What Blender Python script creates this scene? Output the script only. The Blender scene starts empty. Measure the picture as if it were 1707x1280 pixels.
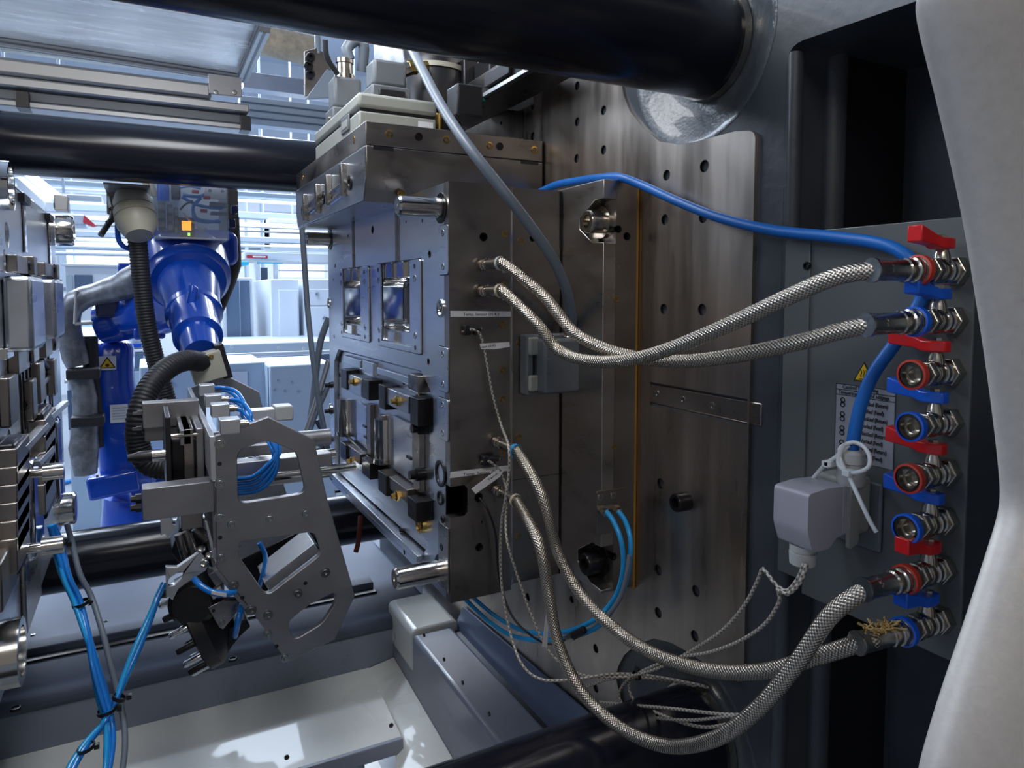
import bpy, bmesh, math, random
from mathutils import Vector, Matrix
from mathutils.geometry import delaunay_2d_cdt
random.seed(7)
D = bpy.data
SC = bpy.context.scene
COL = SC.collection
PI = math.pi

# ---------------------------------------------------------------- camera
YAW = math.radians(27.6); PITCH = math.radians(3.6)
EYE = Vector((0, 0, 1.6)); FPX = 1170.0; PCX = 853.5; PCY = 562.0
cam_d = D.cameras.new('camera'); cam = D.objects.new('camera', cam_d); COL.objects.link(cam)
cam.location = EYE; cam.rotation_euler = (PI/2 - PITCH, 0, -YAW)
cam_d.sensor_width = 36; cam_d.lens = FPX/1707*36; cam_d.shift_y = (PCY-640)/1707
cam_d.clip_start = .02; cam_d.clip_end = 100
SC.camera = cam
# ---------------------------------------------------------------- world, lamps, exposure
SC.view_settings.view_transform = 'Standard'; SC.view_settings.look = 'None'
SC.view_settings.gamma = 1; SC.view_settings.use_curve_mapping = False
SC.view_settings.exposure = 0.0
w = D.worlds.new('world'); SC.world = w; w.use_nodes = True
bg = w.node_tree.nodes['Background']; bg.inputs[0].default_value = (1.0, .95, .92, 1); bg.inputs[1].default_value = .20
def area(name, loc, target, sx, sy, power, color, spread=None):
    l = D.lights.new(name, 'AREA'); l.shape = 'RECTANGLE'; l.size = sx; l.size_y = sy
    l.energy = power; l.color = color
    if spread: l.spread = spread
    o = D.objects.new(name, l); COL.objects.link(o); o.location = loc
    o.rotation_euler = (Vector(target)-Vector(loc)).to_track_quat('-Z', 'Y').to_euler()
    return o
area('front_fill', (-.9, -1.6, 3.6), (.5, 1.0, 1.4), 1.6, .5, 20, (1.0, .95, .88))  # added fill from behind the camera for hoses, panel and cover
area('hall_lamp_left', (-3.6, 2.0, 3.4), (.4, 1.6, 1.4), 2.4, 1.2, 90, (.78, .87, 1.0))
area('hall_lamp_back', (-.6, 5.6, 4.2), (.0, 2.4, 1.2), 3.5, 1.2, 300, (.72, .84, 1.0))
area('hall_lamp_far', (1.5, 9.0, 4.6), (1.5, 8.0, 0), 8, 4, 950, (.80, .89, 1.0))
area('pan_fill', (.10, 1.35, 2.66), (.2, 1.75, .3), .4, .7, 14, (.93, .96, 1.0))  # added light over the bed pan, not a fixture of the machine

# ---------------------------------------------------------------- pixel rays onto real planes
FW = Vector((math.sin(YAW)*math.cos(PITCH), math.cos(YAW)*math.cos(PITCH), -math.sin(PITCH)))
RT = Vector((math.cos(YAW), -math.sin(YAW), 0)); UP = RT.cross(FW)
def ray(px, py): return FW + RT*((px-PCX)/FPX) - UP*((py-PCY)/FPX)
def PX(px, py, X): d = ray(px, py); return EYE + d*(X/d.x)
def PY(px, py, Y): d = ray(px, py); return EYE + d*(Y/d.y)
def PZ(px, py, Z): d = ray(px, py); return EYE + d*((Z-1.6)/d.z)
def FX(l, X): return [PX(a, b, X) for a, b in l]
def FY(l, Y): return [PY(a, b, Y) for a, b in l]
V = Vector

# ---------------------------------------------------------------- materials
def mat(name, col, rough=.5, metal=0., spec=.5, emit=None, estr=0., alpha=1., trans=0., noise=0., nscale=8., stretch=(1, 1, 1), bump=0., bscale=60., rvar=0., coat=0., col2=None, detail=4.):
    m = D.materials.new(name); m.use_nodes = True; nt = m.node_tree; N = nt.nodes; L = nt.links
    b = N['Principled BSDF']
    b.inputs['Base Color'].default_value = (*col, 1); b.inputs['Roughness'].default_value = rough
    b.inputs['Metallic'].default_value = metal; b.inputs['Specular IOR Level'].default_value = spec
    b.inputs['Coat Weight'].default_value = coat
    if emit: b.inputs['Emission Color'].default_value = (*emit, 1); b.inputs['Emission Strength'].default_value = estr
    b.inputs['Alpha'].default_value = alpha; b.inputs['Transmission Weight'].default_value = trans
    if noise or bump or rvar:
        tc = N.new('ShaderNodeTexCoord'); mp = N.new('ShaderNodeMapping'); mp.inputs['Scale'].default_value = stretch
        L.new(tc.outputs['Object'], mp.inputs['Vector'])
        nz = N.new('ShaderNodeTexNoise'); nz.inputs['Scale'].default_value = nscale; nz.inputs['Detail'].default_value = detail; nz.inputs['Roughness'].default_value = .62
        L.new(mp.outputs[0], nz.inputs['Vector'])
        if noise:
            cr = N.new('ShaderNodeValToRGB'); c2 = col2 or tuple(c*(1-noise) for c in col)
            cr.color_ramp.elements[0].position = .32; cr.color_ramp.elements[1].position = .68
            cr.color_ramp.elements[0].color = (*c2, 1); cr.color_ramp.elements[1].color = (*col, 1)
            L.new(nz.outputs['Fac'], cr.inputs['Fac']); L.new(cr.outputs['Color'], b.inputs['Base Color'])
        if rvar:
            mr = N.new('ShaderNodeMapRange'); mr.inputs['From Min'].default_value = .3; mr.inputs['From Max'].default_value = .7
            mr.inputs['To Min'].default_value = max(.02, rough-rvar); mr.inputs['To Max'].default_value = rough+rvar
            L.new(nz.outputs['Fac'], mr.inputs['Value']); L.new(mr.outputs[0], b.inputs['Roughness'])
        if bump:
            n2 = N.new('ShaderNodeTexNoise'); n2.inputs['Scale'].default_value = bscale; n2.inputs['Detail'].default_value = 3
            L.new(mp.outputs[0], n2.inputs['Vector'])
            bp = N.new('ShaderNodeBump'); bp.inputs['Strength'].default_value = bump; bp.inputs['Distance'].default_value = .002
            L.new(n2.outputs['Fac'], bp.inputs['Height']); L.new(bp.outputs[0], b.inputs['Normal'])
    return m
def braid(name, c1, c2, metal, rough, ku, kv, strength=.8):
    m = D.materials.new(name); m.use_nodes = True; nt = m.node_tree; N = nt.nodes; L = nt.links; b = N['Principled BSDF']
    b.inputs['Metallic'].default_value = metal; b.inputs['Roughness'].default_value = rough
    uv = N.new('ShaderNodeUVMap'); sp = N.new('ShaderNodeSeparateXYZ'); L.new(uv.outputs[0], sp.inputs[0])
    def math_(op, a, c=None):
        n = N.new('ShaderNodeMath'); n.operation = op
        for i, x in enumerate((a, c)):
            if x is None: continue
            if isinstance(x, (int, float)): n.inputs[i].default_value = x
            else: L.new(x, n.inputs[i])
        return n.outputs[0]
    u = math_('MULTIPLY', sp.outputs[0], ku*2*PI); v = math_('MULTIPLY', sp.outputs[1], kv*2*PI)
    a = math_('SINE', u); c = math_('SINE', v)
    s = math_('MULTIPLY', a, c)
    f = math_('MULTIPLY_ADD', s, .5); f.node.inputs[2].default_value = .5
    cr = N.new('ShaderNodeValToRGB'); cr.color_ramp.elements[0].position = .25; cr.color_ramp.elements[1].position = .6
    cr.color_ramp.elements[0].color = (*c2, 1); cr.color_ramp.elements[1].color = (*c1, 1)
    L.new(f, cr.inputs['Fac']); L.new(cr.outputs[0], b.inputs['Base Color'])
    bp = N.new('ShaderNodeBump'); bp.inputs['Strength'].default_value = strength; bp.inputs['Distance'].default_value = .0012
    L.new(f, bp.inputs['Height']); L.new(bp.outputs[0], b.inputs['Normal'])
    return m
M = dict(
 steel=mat('ground_steel', (.50, .47, .44), .30, 1., noise=.22, nscale=3.2, stretch=(1.5, 1.5, 5), rvar=.10, bump=.05, bscale=160),
 steel_side=mat('milled_steel_shaded', (.36, .325, .30), .34, 1., noise=.25, nscale=4.5, stretch=(1.2, 1.2, 2.0), rvar=.12, bump=.06, bscale=120),  # browner, darker copy of the mould steel: its dim side put into colour
 steel_face=mat('milled_steel_lit', (.74, .78, .84), .30, 1., noise=.10, nscale=26, stretch=(1, .12, 1), rvar=.04, detail=2),  # bluer, brighter copy: hall light on the mould front put into colour
 platen=mat('platen_machined_steel', (.52, .455, .40), .34, 1., noise=.38, nscale=3.0, stretch=(1, 5.5, .55), rvar=.10, bump=.06, bscale=90),
 bore=mat('dark_bore', (.02, .02, .025), .5, .6),
 chrome=mat('polished_steel', (.72, .72, .72), .10, 1.),
 pin=mat('guide_pin_steel', (.60, .58, .55), .16, 1., rvar=.04, nscale=30),
 alu=mat('raw_aluminium', (.36, .355, .37), .42, .85, noise=.2, nscale=7, stretch=(1, 1, 1.5), rvar=.08, bump=.12, bscale=60),
 alu_light=mat('light_aluminium', (.72, .73, .75), .38, .9, noise=.12, nscale=12, rvar=.05),
 alu_profile=mat('anodised_profile', (.42, .42, .42), .42, .75),
 black_steel=mat('blackened_steel', (.035, .033, .035), .32, .8, noise=.3, nscale=20, rvar=.08),
 black=mat('black_plastic', (.012, .012, .015), .38),
 rubber=mat('black_rubber', (.015, .015, .018), .55),
 tie=mat('dark_reflection_bar', (.008, .009, .016), .20, .0, spec=.42, noise=.3, nscale=3, stretch=(.3, 1, 1), rvar=.05),  # chrome bars; the darkness they mirror is put into the colour
 cast=mat('grey_cast_paint', (.050, .058, .070), .42, 0., noise=.25, nscale=7, bump=.35, bscale=50, rvar=.08, coat=.15),
 cast_rough=mat('rough_cast_paint', (.085, .098, .112), .38, 0., noise=.3, nscale=60, bump=.8, bscale=130, coat=.2),
 panel=mat('grey_panel_paint', (.120, .128, .128), .34, 0., noise=.12, nscale=3, coat=.1),
 bed=mat('white_grey_bed_paint', (.27, .30, .38), .34, 0., noise=.18, nscale=3.5, rvar=.07, coat=.25),
 bed_shelf=mat('shaded_bed_paint', (.10, .12, .17), .62, 0., spec=.3, noise=.12, nscale=3),  # bed paint darkened: the tie bar shadow on the shelf put into colour
 bed_light=mat('cream_bed_paint', (.72, .72, .68), .30, 0., noise=.08, nscale=2, rvar=.03, coat=.3, bump=.05, bscale=10),
 bed_blue=mat('blue_grey_sheet', (.20, .26, .40), .28, .3, noise=.12, nscale=3),
 cover=mat('silver_cover_paint', (.54, .50, .46), .48, .25, noise=.10, nscale=160, bump=.05, bscale=300),
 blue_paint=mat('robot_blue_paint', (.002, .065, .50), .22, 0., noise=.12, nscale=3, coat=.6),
 blue_dark=mat('robot_dark_blue', (.012, .020, .09), .3, 0., coat=.4),  # darker blue of the elbow cover and tray latches
 beige=mat('beige_polymer', (.46, .44, .36), .42),
 boxgrey=mat('light_grey_enclosure', (.36, .37, .33), .38, noise=.06, nscale=6),
 conn=mat('grey_connector_housing', (.16, .175, .19), .42, .15, noise=.1, nscale=25, bump=.1, bscale=200),
 hood=mat('pale_grey_plastic', (.42, .41, .46), .34, noise=.05, nscale=9),
 gland=mat('light_grey_nylon', (.50, .50, .48), .4),
 white=mat('white_nylon', (.72, .74, .74), .32),
 wlabel=mat('white_label', (.80, .80, .82), .45),
 slabel=mat('silver_label', (.36, .36, .40), .40, .2),
 ink=mat('black_ink', (.01, .01, .012), .5),
 yellow=mat('warning_yellow', (.85, .50, .01), .45),
 insul=mat('amber_insulation_sheet', (.42, .22, .03), .5, noise=.25, nscale=10, stretch=(1, 1, .3)),
 brass=mat('brass', (.62, .40, .12), .24, 1., noise=.3, nscale=60),
 nickel=mat('nickel_plated_brass', (.50, .46, .40), .20, 1., noise=.2, nscale=40, rvar=.05),
 zinc=mat('zinc_ferrule', (.42, .43, .42), .26, 1., noise=.2, nscale=30, rvar=.06),
 red=mat('red_enamel', (.62, .010, .012), .34, coat=.2),
 bluep=mat('blue_enamel', (.005, .10, .60), .34, coat=.2),
 redring=mat('red_ring', (.50, .04, .02), .4),
 cable_blue=mat('blue_cable_jacket', (.004, .13, .48), .40, noise=.08, nscale=12),
 tube_blue=mat('blue_air_tube', (.01, .20, .68), .20, coat=.4),
 tube_light=mat('light_blue_air_tube', (.015, .36, .80), .20, coat=.5),
 cable_grey=mat('grey_cable_jacket', (.15, .18, .22), .42),
 cable_dark=mat('dark_cable_jacket', (.05, .055, .065), .45),
 hemp=mat('golden_hemp', (.50, .33, .12), .7),
 tan=mat('tan_insulation', (.62, .52, .38), .6, noise=.35, nscale=25, bump=.8, bscale=30),
 braid=braid('steel_braid', (.68, .60, .50), (.24, .20, .16), 1., .28, 200, 12, .8),
 wire=braid('glass_silk_braid', (.60, .55, .48), (.16, .14, .13), .2, .5, 110, 2, .5),
 orange=mat('lit_indicator_orange', (.9, .3, .02), .4, emit=(1, .33, .02), estr=2.2),
 green=mat('lit_indicator_green', (.3, .9, .05), .4, emit=(.35, 1, .05), estr=2.5),
 wall=mat('hall_wall_white', (.70, .76, .85), .6, noise=.05, nscale=2),
 ceil=mat('hall_ceiling_blue_grey', (.52, .58, .68), .6),
 floor=mat('hall_floor_grey', (.30, .34, .40), .32, noise=.15, nscale=2, rvar=.06),
 lamp=mat('lit_tube_lamp', (1, 1, 1), .5, emit=(1, .98, .92), estr=2.2),
 glow=mat('lit_window_sky', (.8, .9, 1), .5, emit=(.84, .93, 1), estr=1.15),
 mach_white=mat('machine_white_paint', (.66, .72, .80), .38),
 mach_grey=mat('machine_grey_paint', (.40, .48, .58), .4),
 mach_dark=mat('machine_dark_panel', (.10, .15, .24), .25),
 pale_blue=mat('pale_blue_cabinet_paint', (.42, .53, .64), .36),
 teal=mat('teal_strip', (.02, .35, .55), .4),
 silver_hose=mat('silver_dress_cover', (.30, .31, .34), .38, .5, noise=.55, nscale=22, bump=1., bscale=25),
 acrylic=mat('clear_polycarbonate', (.80, .88, .98), .06, alpha=.22, spec=.7),
 pc_roof=mat('scratched_polycarbonate_roof', (1.0, .95, .88), .24, .25, noise=.35, nscale=5, stretch=(.5, 3, 1), rvar=.08),
)
M['warn_red'] = mat('red_lettering', (.5, .03, .05), .5)

# ---------------------------------------------------------------- mesh helpers
def wloc(o):
    v = Vector((0, 0, 0))
    while o is not None: v += o.location; o = o.parent
    return v
def link(name, me, material, parent=None, off=None):
    o = D.objects.new(name, me); COL.objects.link(o)
    if material is not None and not me.materials: me.materials.append(material)
    if parent is not None: o.parent = parent
    return o
def tag(o, label=None, cat=None, group=None, kind=None):
    if label: o['label'] = label
    if cat: o['category'] = cat
    if group: o['group'] = group
    if kind: o['kind'] = kind
    return o
def thing(name, label, cat, loc=(0, 0, 0), group=None):
    o = D.objects.new(name, None); COL.objects.link(o); o.location = loc; o.empty_display_size = .05
    return tag(o, label, cat, group)
class MB:
    def __init__(s): s.v = []; s.f = []; s.uv = None
    def add(s, vs, fs):
        n = len(s.v); s.v += [Vector(x) for x in vs]; s.f += [tuple(i+n for i in f) for f in fs]; return s
    def box(s, x0, x1, y0, y1, z0, z1):
        x0, x1 = sorted((x0, x1)); y0, y1 = sorted((y0, y1)); z0, z1 = sorted((z0, z1))
        return s.add([(x0, y0, z0), (x1, y0, z0), (x1, y1, z0), (x0, y1, z0), (x0, y0, z1), (x1, y0, z1), (x1, y1, z1), (x0, y1, z1)],
                     [(0, 3, 2, 1), (4, 5, 6, 7), (0, 1, 5, 4), (1, 2, 6, 5), (2, 3, 7, 6), (3, 0, 4, 7)])
    def obox(s, c, a, b, d):
        c, a, b, d = map(Vector, (c, a, b, d))
        if a.cross(b).dot(d) < 0: a = -a
        vs = [c+a*i+b*j+d*k for k in (-1, 1) for i, j in ((-1, -1), (1, -1), (1, 1), (-1, 1))]
        return s.add(vs, [(0, 3, 2, 1), (4, 5, 6, 7), (0, 1, 5, 4), (1, 2, 6, 5), (2, 3, 7, 6), (3, 0, 4, 7)])
    def prism(s, pts, ext, holes=()):
        """flat outline with any number of holes, given thickness along ext"""
        ext = Vector(ext); n = ext.normalized(); O = Vector(pts[0])
        u = None
        for p in pts[1:]:
            e = Vector(p)-O; e = e-n*e.dot(n)
            if e.length > 1e-4: u = e.normalized(); break
        v = n.cross(u)
        loops = [[Vector(p) for p in pts]] + [[Vector(p) for p in h] for h in holes]
        hgt = [p.dot(n)-O.dot(n) for p in loops[0]]; skew = max(hgt)-min(hgt) > 1e-3 and not holes
        L2 = [[Vector(((p-O).dot(u), (p-O).dot(v))) for p in l] for l in loops]
        co = [p for l in L2 for p in l]; fl = []; k = 0
        for l in L2: fl.append(list(range(k, k+len(l)))); k += len(l)
        edges = [(f[i], f[(i+1) % len(f)]) for f in fl for i in range(len(f))]
        vo, eo, fo, ov, oe, of = delaunay_2d_cdt(co, edges, [], 0, 1e-6)
        def inside(q, poly):
            c = False; j = len(poly)-1
            for i in range(len(poly)):
                a, b = poly[i], poly[j]
                if (a.y > q.y) != (b.y > q.y) and q.x < (b.x-a.x)*(q.y-a.y)/(b.y-a.y)+a.x: c = not c
                j = i
            return c
        keep = []
        for f in fo:
            q = sum((vo[i] for i in f), Vector((0, 0)))/len(f)
            if inside(q, L2[0]) and not any(inside(q, h) for h in L2[1:]):
                a = sum(vo[f[i]].cross(vo[f[(i+1) % len(f)]]) for i in range(len(f)))
                keep.append(tuple(f) if a > 0 else tuple(reversed(f)))
        N = len(vo)
        if skew: src = [(loops[0][ov[i][0]] if ov[i] else O+u*vo[i].x+v*vo[i].y) for i in range(N)]
        else: src = [O+u*p.x+v*p.y for p in vo]
        cnt = {}
        for f in keep:
            for i in range(len(f)): e = (f[i], f[(i+1) % len(f)]); cnt[e] = 1
        fs = [tuple(reversed(f)) for f in keep]+[tuple(i+N for i in f) for f in keep]
        for (a, b) in cnt:
            if (b, a) not in cnt: fs.append((a, b, b+N, a+N))
        return s.add(src+[p+ext for p in src], fs)
    def lathe(s, p, d, prof, n=24, cap=True, up=None):
        p = Vector(p); d = Vector(d).normalized(); a = (up or (Vector((0, 0, 1)) if abs(d.z) < .9 else Vector((1, 0, 0)))).cross(d).normalized(); b = d.cross(a)
        vs = []; fs = []
        for t, r in prof:
            for i in range(n):
                th = 2*PI*i/n; vs.append(p+d*t+(a*math.cos(th)+b*math.sin(th))*max(r, 1e-5))
        for j in range(len(prof)-1):
            for i in range(n):
                q = (i+1) % n; fs.append((j*n+i, j*n+q, (j+1)*n+q, (j+1)*n+i))
        if cap:
            if prof[0][1] > 1e-4: fs.append(tuple(reversed(range(n))))
            if prof[-1][1] > 1e-4: fs.append(tuple(range((len(prof)-1)*n, len(prof)*n)))
        return s.add(vs, fs)
    def cyl(s, p0, p1, r, r2=None, n=24):
        p0, p1 = Vector(p0), Vector(p1)
        return s.lathe(p0, p1-p0, [(0, r), ((p1-p0).length, r if r2 is None else r2)], n)
    def tube(s, pts, r, n=12, step=None, uv=False, mod=None, cap=True):
        pts = [Vector(p) for p in pts]; rs = r if isinstance(r, (list, tuple)) else [r]*len(pts)
        P = []; R = []
        for i in range(len(pts)-1):
            p0 = pts[max(i-1, 0)]; p1 = pts[i]; p2 = pts[i+1]; p3 = pts[min(i+2, len(pts)-1)]
            seg = (p2-p1).length; k = max(2, int(seg/(step or max(.004, rs[i]*.9))))
            k = min(k, 140)
            for j in range(k):
                t = j/k; t2 = t*t; t3 = t2*t
                P.append(.5*((2*p1)+(p2-p0)*t+(2*p0-5*p1+4*p2-p3)*t2+(3*p1-p0-3*p2+p3)*t3)); R.append(rs[i]+(rs[i+1]-rs[i])*t)
        P.append(pts[-1]); R.append(rs[-1])
        T = [(P[min(i+1, len(P)-1)]-P[max(i-1, 0)]).normalized() for i in range(len(P))]
        a = T[0].orthogonal().normalized(); vs = []; fs = []; us = []; u = 0
        for i, p in enumerate(P):
            a = (a-T[i]*a.dot(T[i])).normalized(); b = T[i].cross(a)
            if i: u += (p-P[i-1]).length
            rr = R[i]*(mod(u) if mod else 1)
            for j in range(n):
                th = 2*PI*j/n; vs.append(p+(a*math.cos(th)+b*math.sin(th))*rr)
            us.append(u)
        base = len(s.f)
        for i in range(len(P)-1):
            for j in range(n):
                q = (j+1) % n; fs.append((i*n+j, i*n+q, (i+1)*n+q, (i+1)*n+j))
                if uv:
                    if s.uv is None: s.uv = {}
                    s.uv[base+len(fs)-1] = [(us[i], j/n), (us[i], (j+1)/n), (us[i+1], (j+1)/n), (us[i+1], j/n)]
        if cap: fs += [tuple(reversed(range(n))), tuple(range((len(P)-1)*n, len(P)*n))]
        return s.add(vs, fs)
    def ball(s, c, rx, ry=None, rz=None, n=20, m=12, rot=None):
        c = Vector(c); ry = ry or rx; rz = rz or rx; vs = []; fs = []
        for i in range(m+1):
            ph = PI*i/m
            for j in range(n):
                th = 2*PI*j/n; v = Vector((rx*math.sin(ph)*math.cos(th), ry*math.sin(ph)*math.sin(th), rz*math.cos(ph)))
                if rot: v = rot @ v
                vs.append(c+v)
        for i in range(m):
            for j in range(n):
                q = (j+1) % n; fs.append((i*n+j, (i+1)*n+j, (i+1)*n+q, i*n+q))
        return s.add(vs, fs)
    def build(s, name, material, parent=None, smooth=35, bevel=0, seg=2, label=None, at=None):
        off = wloc(parent) if parent is not None else Vector((0, 0, 0))
        org = Vector((0, 0, 0))
        if parent is None and s.v:
            lo = Vector([min(v[i] for v in s.v) for i in range(3)]); hi = Vector([max(v[i] for v in s.v) for i in range(3)])
            org = Vector(((lo.x+hi.x)/2, (lo.y+hi.y)/2, lo.z)) if at is None else Vector(at)
        me = D.meshes.new(name); me.from_pydata([tuple(v-off-org) for v in s.v], [], s.f); me.validate(clean_customdata=False)
        if s.uv is not None:
            ul = me.uv_layers.new(name='UVMap'); k = 0
            for fi, p in enumerate(me.polygons):
                if fi in s.uv:
                    for li, c in zip(p.loop_indices, s.uv[fi]): ul.data[li].uv = c
        if smooth:
            bm = bmesh.new(); bm.from_mesh(me); bmesh.ops.remove_doubles(bm, verts=bm.verts, dist=1e-5)
            bmesh.ops.recalc_face_normals(bm, faces=bm.faces)
            ca = math.radians(smooth)
            for f in bm.faces: f.smooth = True
            for e in bm.edges:
                if len(e.link_faces) == 2 and e.calc_face_angle(0) > ca: e.smooth = False
            bm.to_mesh(me); bm.free()
        o = link(name, me, material, parent); o.location = org
        if bevel:
            md = o.modifiers.new('bevel', 'BEVEL'); md.width = bevel; md.segments = seg; md.limit_method = 'ANGLE'; md.angle_limit = math.radians(40); md.harden_normals = False
        if label: o['label'] = label
        return o
def B(): return MB()
def box(name, m, x0, x1, y0, y1, z0, z1, parent=None, bevel=.001, **k): return B().box(x0, x1, y0, y1, z0, z1).build(name, m, parent, bevel=bevel, **k)
def slab(name, m, px0, py0, px1, py1, Y, t, parent=None, bevel=.002, **k):
    a = PY(px0, py0, Y); b = PY(px1, py1, Y); return box(name, m, a.x, b.x, Y, Y+t, b.z, a.z, parent, bevel, **k)
def ring(c, n, r, k=20, start=0):
    n = Vector(n).normalized(); a = n.orthogonal().normalized() if abs(n.z) > .9 else Vector((0, 0, 1)).cross(n).normalized(); b = n.cross(a); c = Vector(c)
    return [c+(a*math.cos(start+2*PI*i/k)+b*math.sin(start+2*PI*i/k))*r for i in range(k)]
def rrect(cu, cv, hu, hv, r, k=5):
    out = []
    for sx, sy, a0 in ((1, 1, 0), (-1, 1, PI/2), (-1, -1, PI), (1, -1, 1.5*PI)):
        for i in range(k+1):
            t = a0+PI/2*i/k; out.append((cu+sx*(hu-r)+r*math.cos(t), cv+sy*(hv-r)+r*math.sin(t)))
    return out
def fillet(pts, r, k=5):
    out = []; n = len(pts)
    for i in range(n):
        p, a, b = pts[i], pts[i-1], pts[(i+1) % n]; u = (a-p); v = (b-p); d = min(r, u.length*.45, v.length*.45)
        s, e = p+u.normalized()*d, p+v.normalized()*d
        for j in range(k+1):
            t = j/k; out.append(s*(1-t)**2+p*2*t*(1-t)+e*t*t)
    return out
def join(pts, ext, *a): return B().prism(pts, ext)
_cache = {}
def socket_screw(parent, pos, d, r, m, name='screw', h=.35, **k):
    """socket head screw: a shared mesh standing on its surface at pos, facing d"""
    key = (round(r, 5), m.name, h)
    if key not in _cache:
        b = B().lathe((0, 0, 0), (0, 0, 1), [(-r*.2, r), (r*h*.8, r), (r*h, r*.9), (r*h, r*.55)], 20, cap=False)
        b.lathe((0, 0, 0), (0, 0, 1), [(r*h, r*.55), (-r*.15, r*.5), (-r*.15, 1e-6)], 6, cap=False)
        b.lathe((0, 0, 0), (0, 0, 1), [(r*h*.99, r*.9), (r*h*.99, r*.52)], 20, cap=False)
        o = b.build(name, m, None, at=(0, 0, 0)); me = o.data; D.objects.remove(o); _cache[key] = me
    o = D.objects.new(name, _cache[key]); COL.objects.link(o)
    if parent is not None: o.parent = parent
    o.location = Vector(pos)-(wloc(parent) if parent is not None else Vector((0, 0, 0)))
    o.rotation_euler = Vector(d).to_track_quat('Z', 'Y').to_euler()
    return o
def text(body, org, right, up, size, m, parent, name='lettering', align='LEFT', depth=.0002, width=None):
    cu = D.curves.new(name, 'FONT'); cu.body = body; cu.size = size; cu.extrude = depth/size*size; cu.align_x = align; cu.resolution_u = 3
    t = D.objects.new(name+'_tmp', cu); COL.objects.link(t); bpy.context.view_layer.update()
    me = D.meshes.new_from_object(t.evaluated_get(bpy.context.evaluated_depsgraph_get())); D.objects.remove(t); D.curves.remove(cu)
    me.name = name; me.materials.clear(); me.materials.append(m)
    right = Vector(right).normalized(); up = Vector(up); up = (up-right*up.dot(right)).normalized(); n = right.cross(up)
    if width:
        w_ = max(v.co.x for v in me.vertices)-min(v.co.x for v in me.vertices); sx = width/max(w_, 1e-6)
    else: sx = 1
    off = wloc(parent)
    for v in me.vertices: v.co = Vector(org)+right*(v.co.x*sx)+up*v.co.y+n*v.co.z-off
    o = D.objects.new(name, me); COL.objects.link(o); o.parent = parent
    return o
X_, Y_, Z_ = V((1, 0, 0)), V((0, 1, 0)), V((0, 0, 1))

# ================================================================= THE SETTING
FLZ = 0.0
tag(box('floor', M['floor'], -8, 12, -4, 14, -.1, 0, bevel=0), 'polished grey concrete floor of the production hall', None, kind='structure')
tag(box('ceiling', M['ceil'], -8, 12, -4, 14, 5.6, 5.7, bevel=0), 'blue grey hall ceiling far above the machines', None, kind='structure')
tag(box('wall_back', M['wall'], -8, 12, 13.0, 13.2, 0, 5.6, bevel=0), 'white far wall of the production hall', None, kind='structure')
tag(box('wall_left', M['wall'], -8.2, -8, -4, 14, 0, 5.6, bevel=0), 'white left wall of the production hall', None, kind='structure')
def hall_window(i, px0, py0, px1, py1):
    a = PY(px0, py0, 12.98); b = PY(px1, py1, 12.98)
    fr = B().prism([V((a.x-.1, 12.98, b.z-.1)), V((b.x+.1, 12.98, b.z-.1)), V((b.x+.1, 12.98, a.z+.1)), V((a.x-.1, 12.98, a.z+.1))], (0, -.06, 0),
        [[V((a.x, 12.98, b.z)), V((b.x, 12.98, b.z)), V((b.x, 12.98, a.z)), V((a.x, 12.98, a.z))]]).build('window_%d' % i, M['mach_grey'], smooth=0)
    tag(fr, ['bright wide hall window right of the robot', 'bright hall window left of the robot', 'low bright hall window behind the cabinets'][i-1], None, kind='structure')
    B().box(a.x, b.x, 12.94, 12.97, b.z, a.z).build('pane', M['glow'], fr, smooth=0)
hall_window(1, 447, 362, 560, 412); hall_window(2, 110, 395, 330, 470); hall_window(3, 392, 366, 440, 404)

# ================================================================= TIE BARS (all run along X through the platens)
TY = (.914, 2.389); TZ = (.8146, 2.0133); TR = .0851
labs = {(0, 1): 'thick black tie bar across the top in front, nearest the camera', (1, 1): 'dark tie bar behind the mould at the top, passing over the robot',
        (0, 0): 'black tie bar at the bottom in front, below the looping steel hoses', (1, 0): 'dark tie bar low behind the gripper, passing in front of the robot foot'}
for (i, j), lb in labs.items():
    t = thing('tie_bar', lb, 'tie bar', (0, TY[i], TZ[j]), 'tie bars of the clamping unit')
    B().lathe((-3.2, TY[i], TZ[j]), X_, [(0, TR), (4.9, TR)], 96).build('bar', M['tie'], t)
    B().lathe((.842, TY[i], TZ[j]), X_, [(0, TR), (.0, TR+.004), (.012, TR+.006), (.012, TR)], 64, cap=False).build('seal_ring', M['nickel'], t)

# ================================================================= FIXED PLATEN
XP = .820
pl = thing('fixed_platen', 'massive steel platen with threaded holes that the mould is bolted to', 'platen', (1.1, 1.65, .25))
R0 = .165
def arcp(cy, cz, r, a0, a1, k=24):
    return [V((XP, cy+r*math.cos(math.radians(a0+(a1-a0)*i/k)), cz+r*math.sin(math.radians(a0+(a1-a0)*i/k)))) for i in range(k+1)]
def mir(l): return [V((p.x, p.y, 2*1.414-p.z)) for p in reversed(l)]
q = PX(1259, 225, XP)
up_ = [V((XP, q.y, 1.414)), V((XP, q.y, q.z-.004)), V((XP, q.y+.003, q.z+.004)), V((XP, q.y+.012, q.z+.009))]
arc = arcp(TY[0], TZ[1], R0, -118, 55)
arc = [PX(1130, 241, XP), PX(1100, 236, XP), PX(1070, 212, XP), PX(1050, 185, XP), PX(1040, 160, XP), PX(1036, 140, XP), PX(1045, 100, XP)]
up_ = up_ + [PX(1225, 219, XP), PX(1190, 228, XP), PX(1160, 236, XP)] + arc + [V((XP, 1.02, 2.22)), V((XP, 1.10, 2.32))]
right = up_
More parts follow.
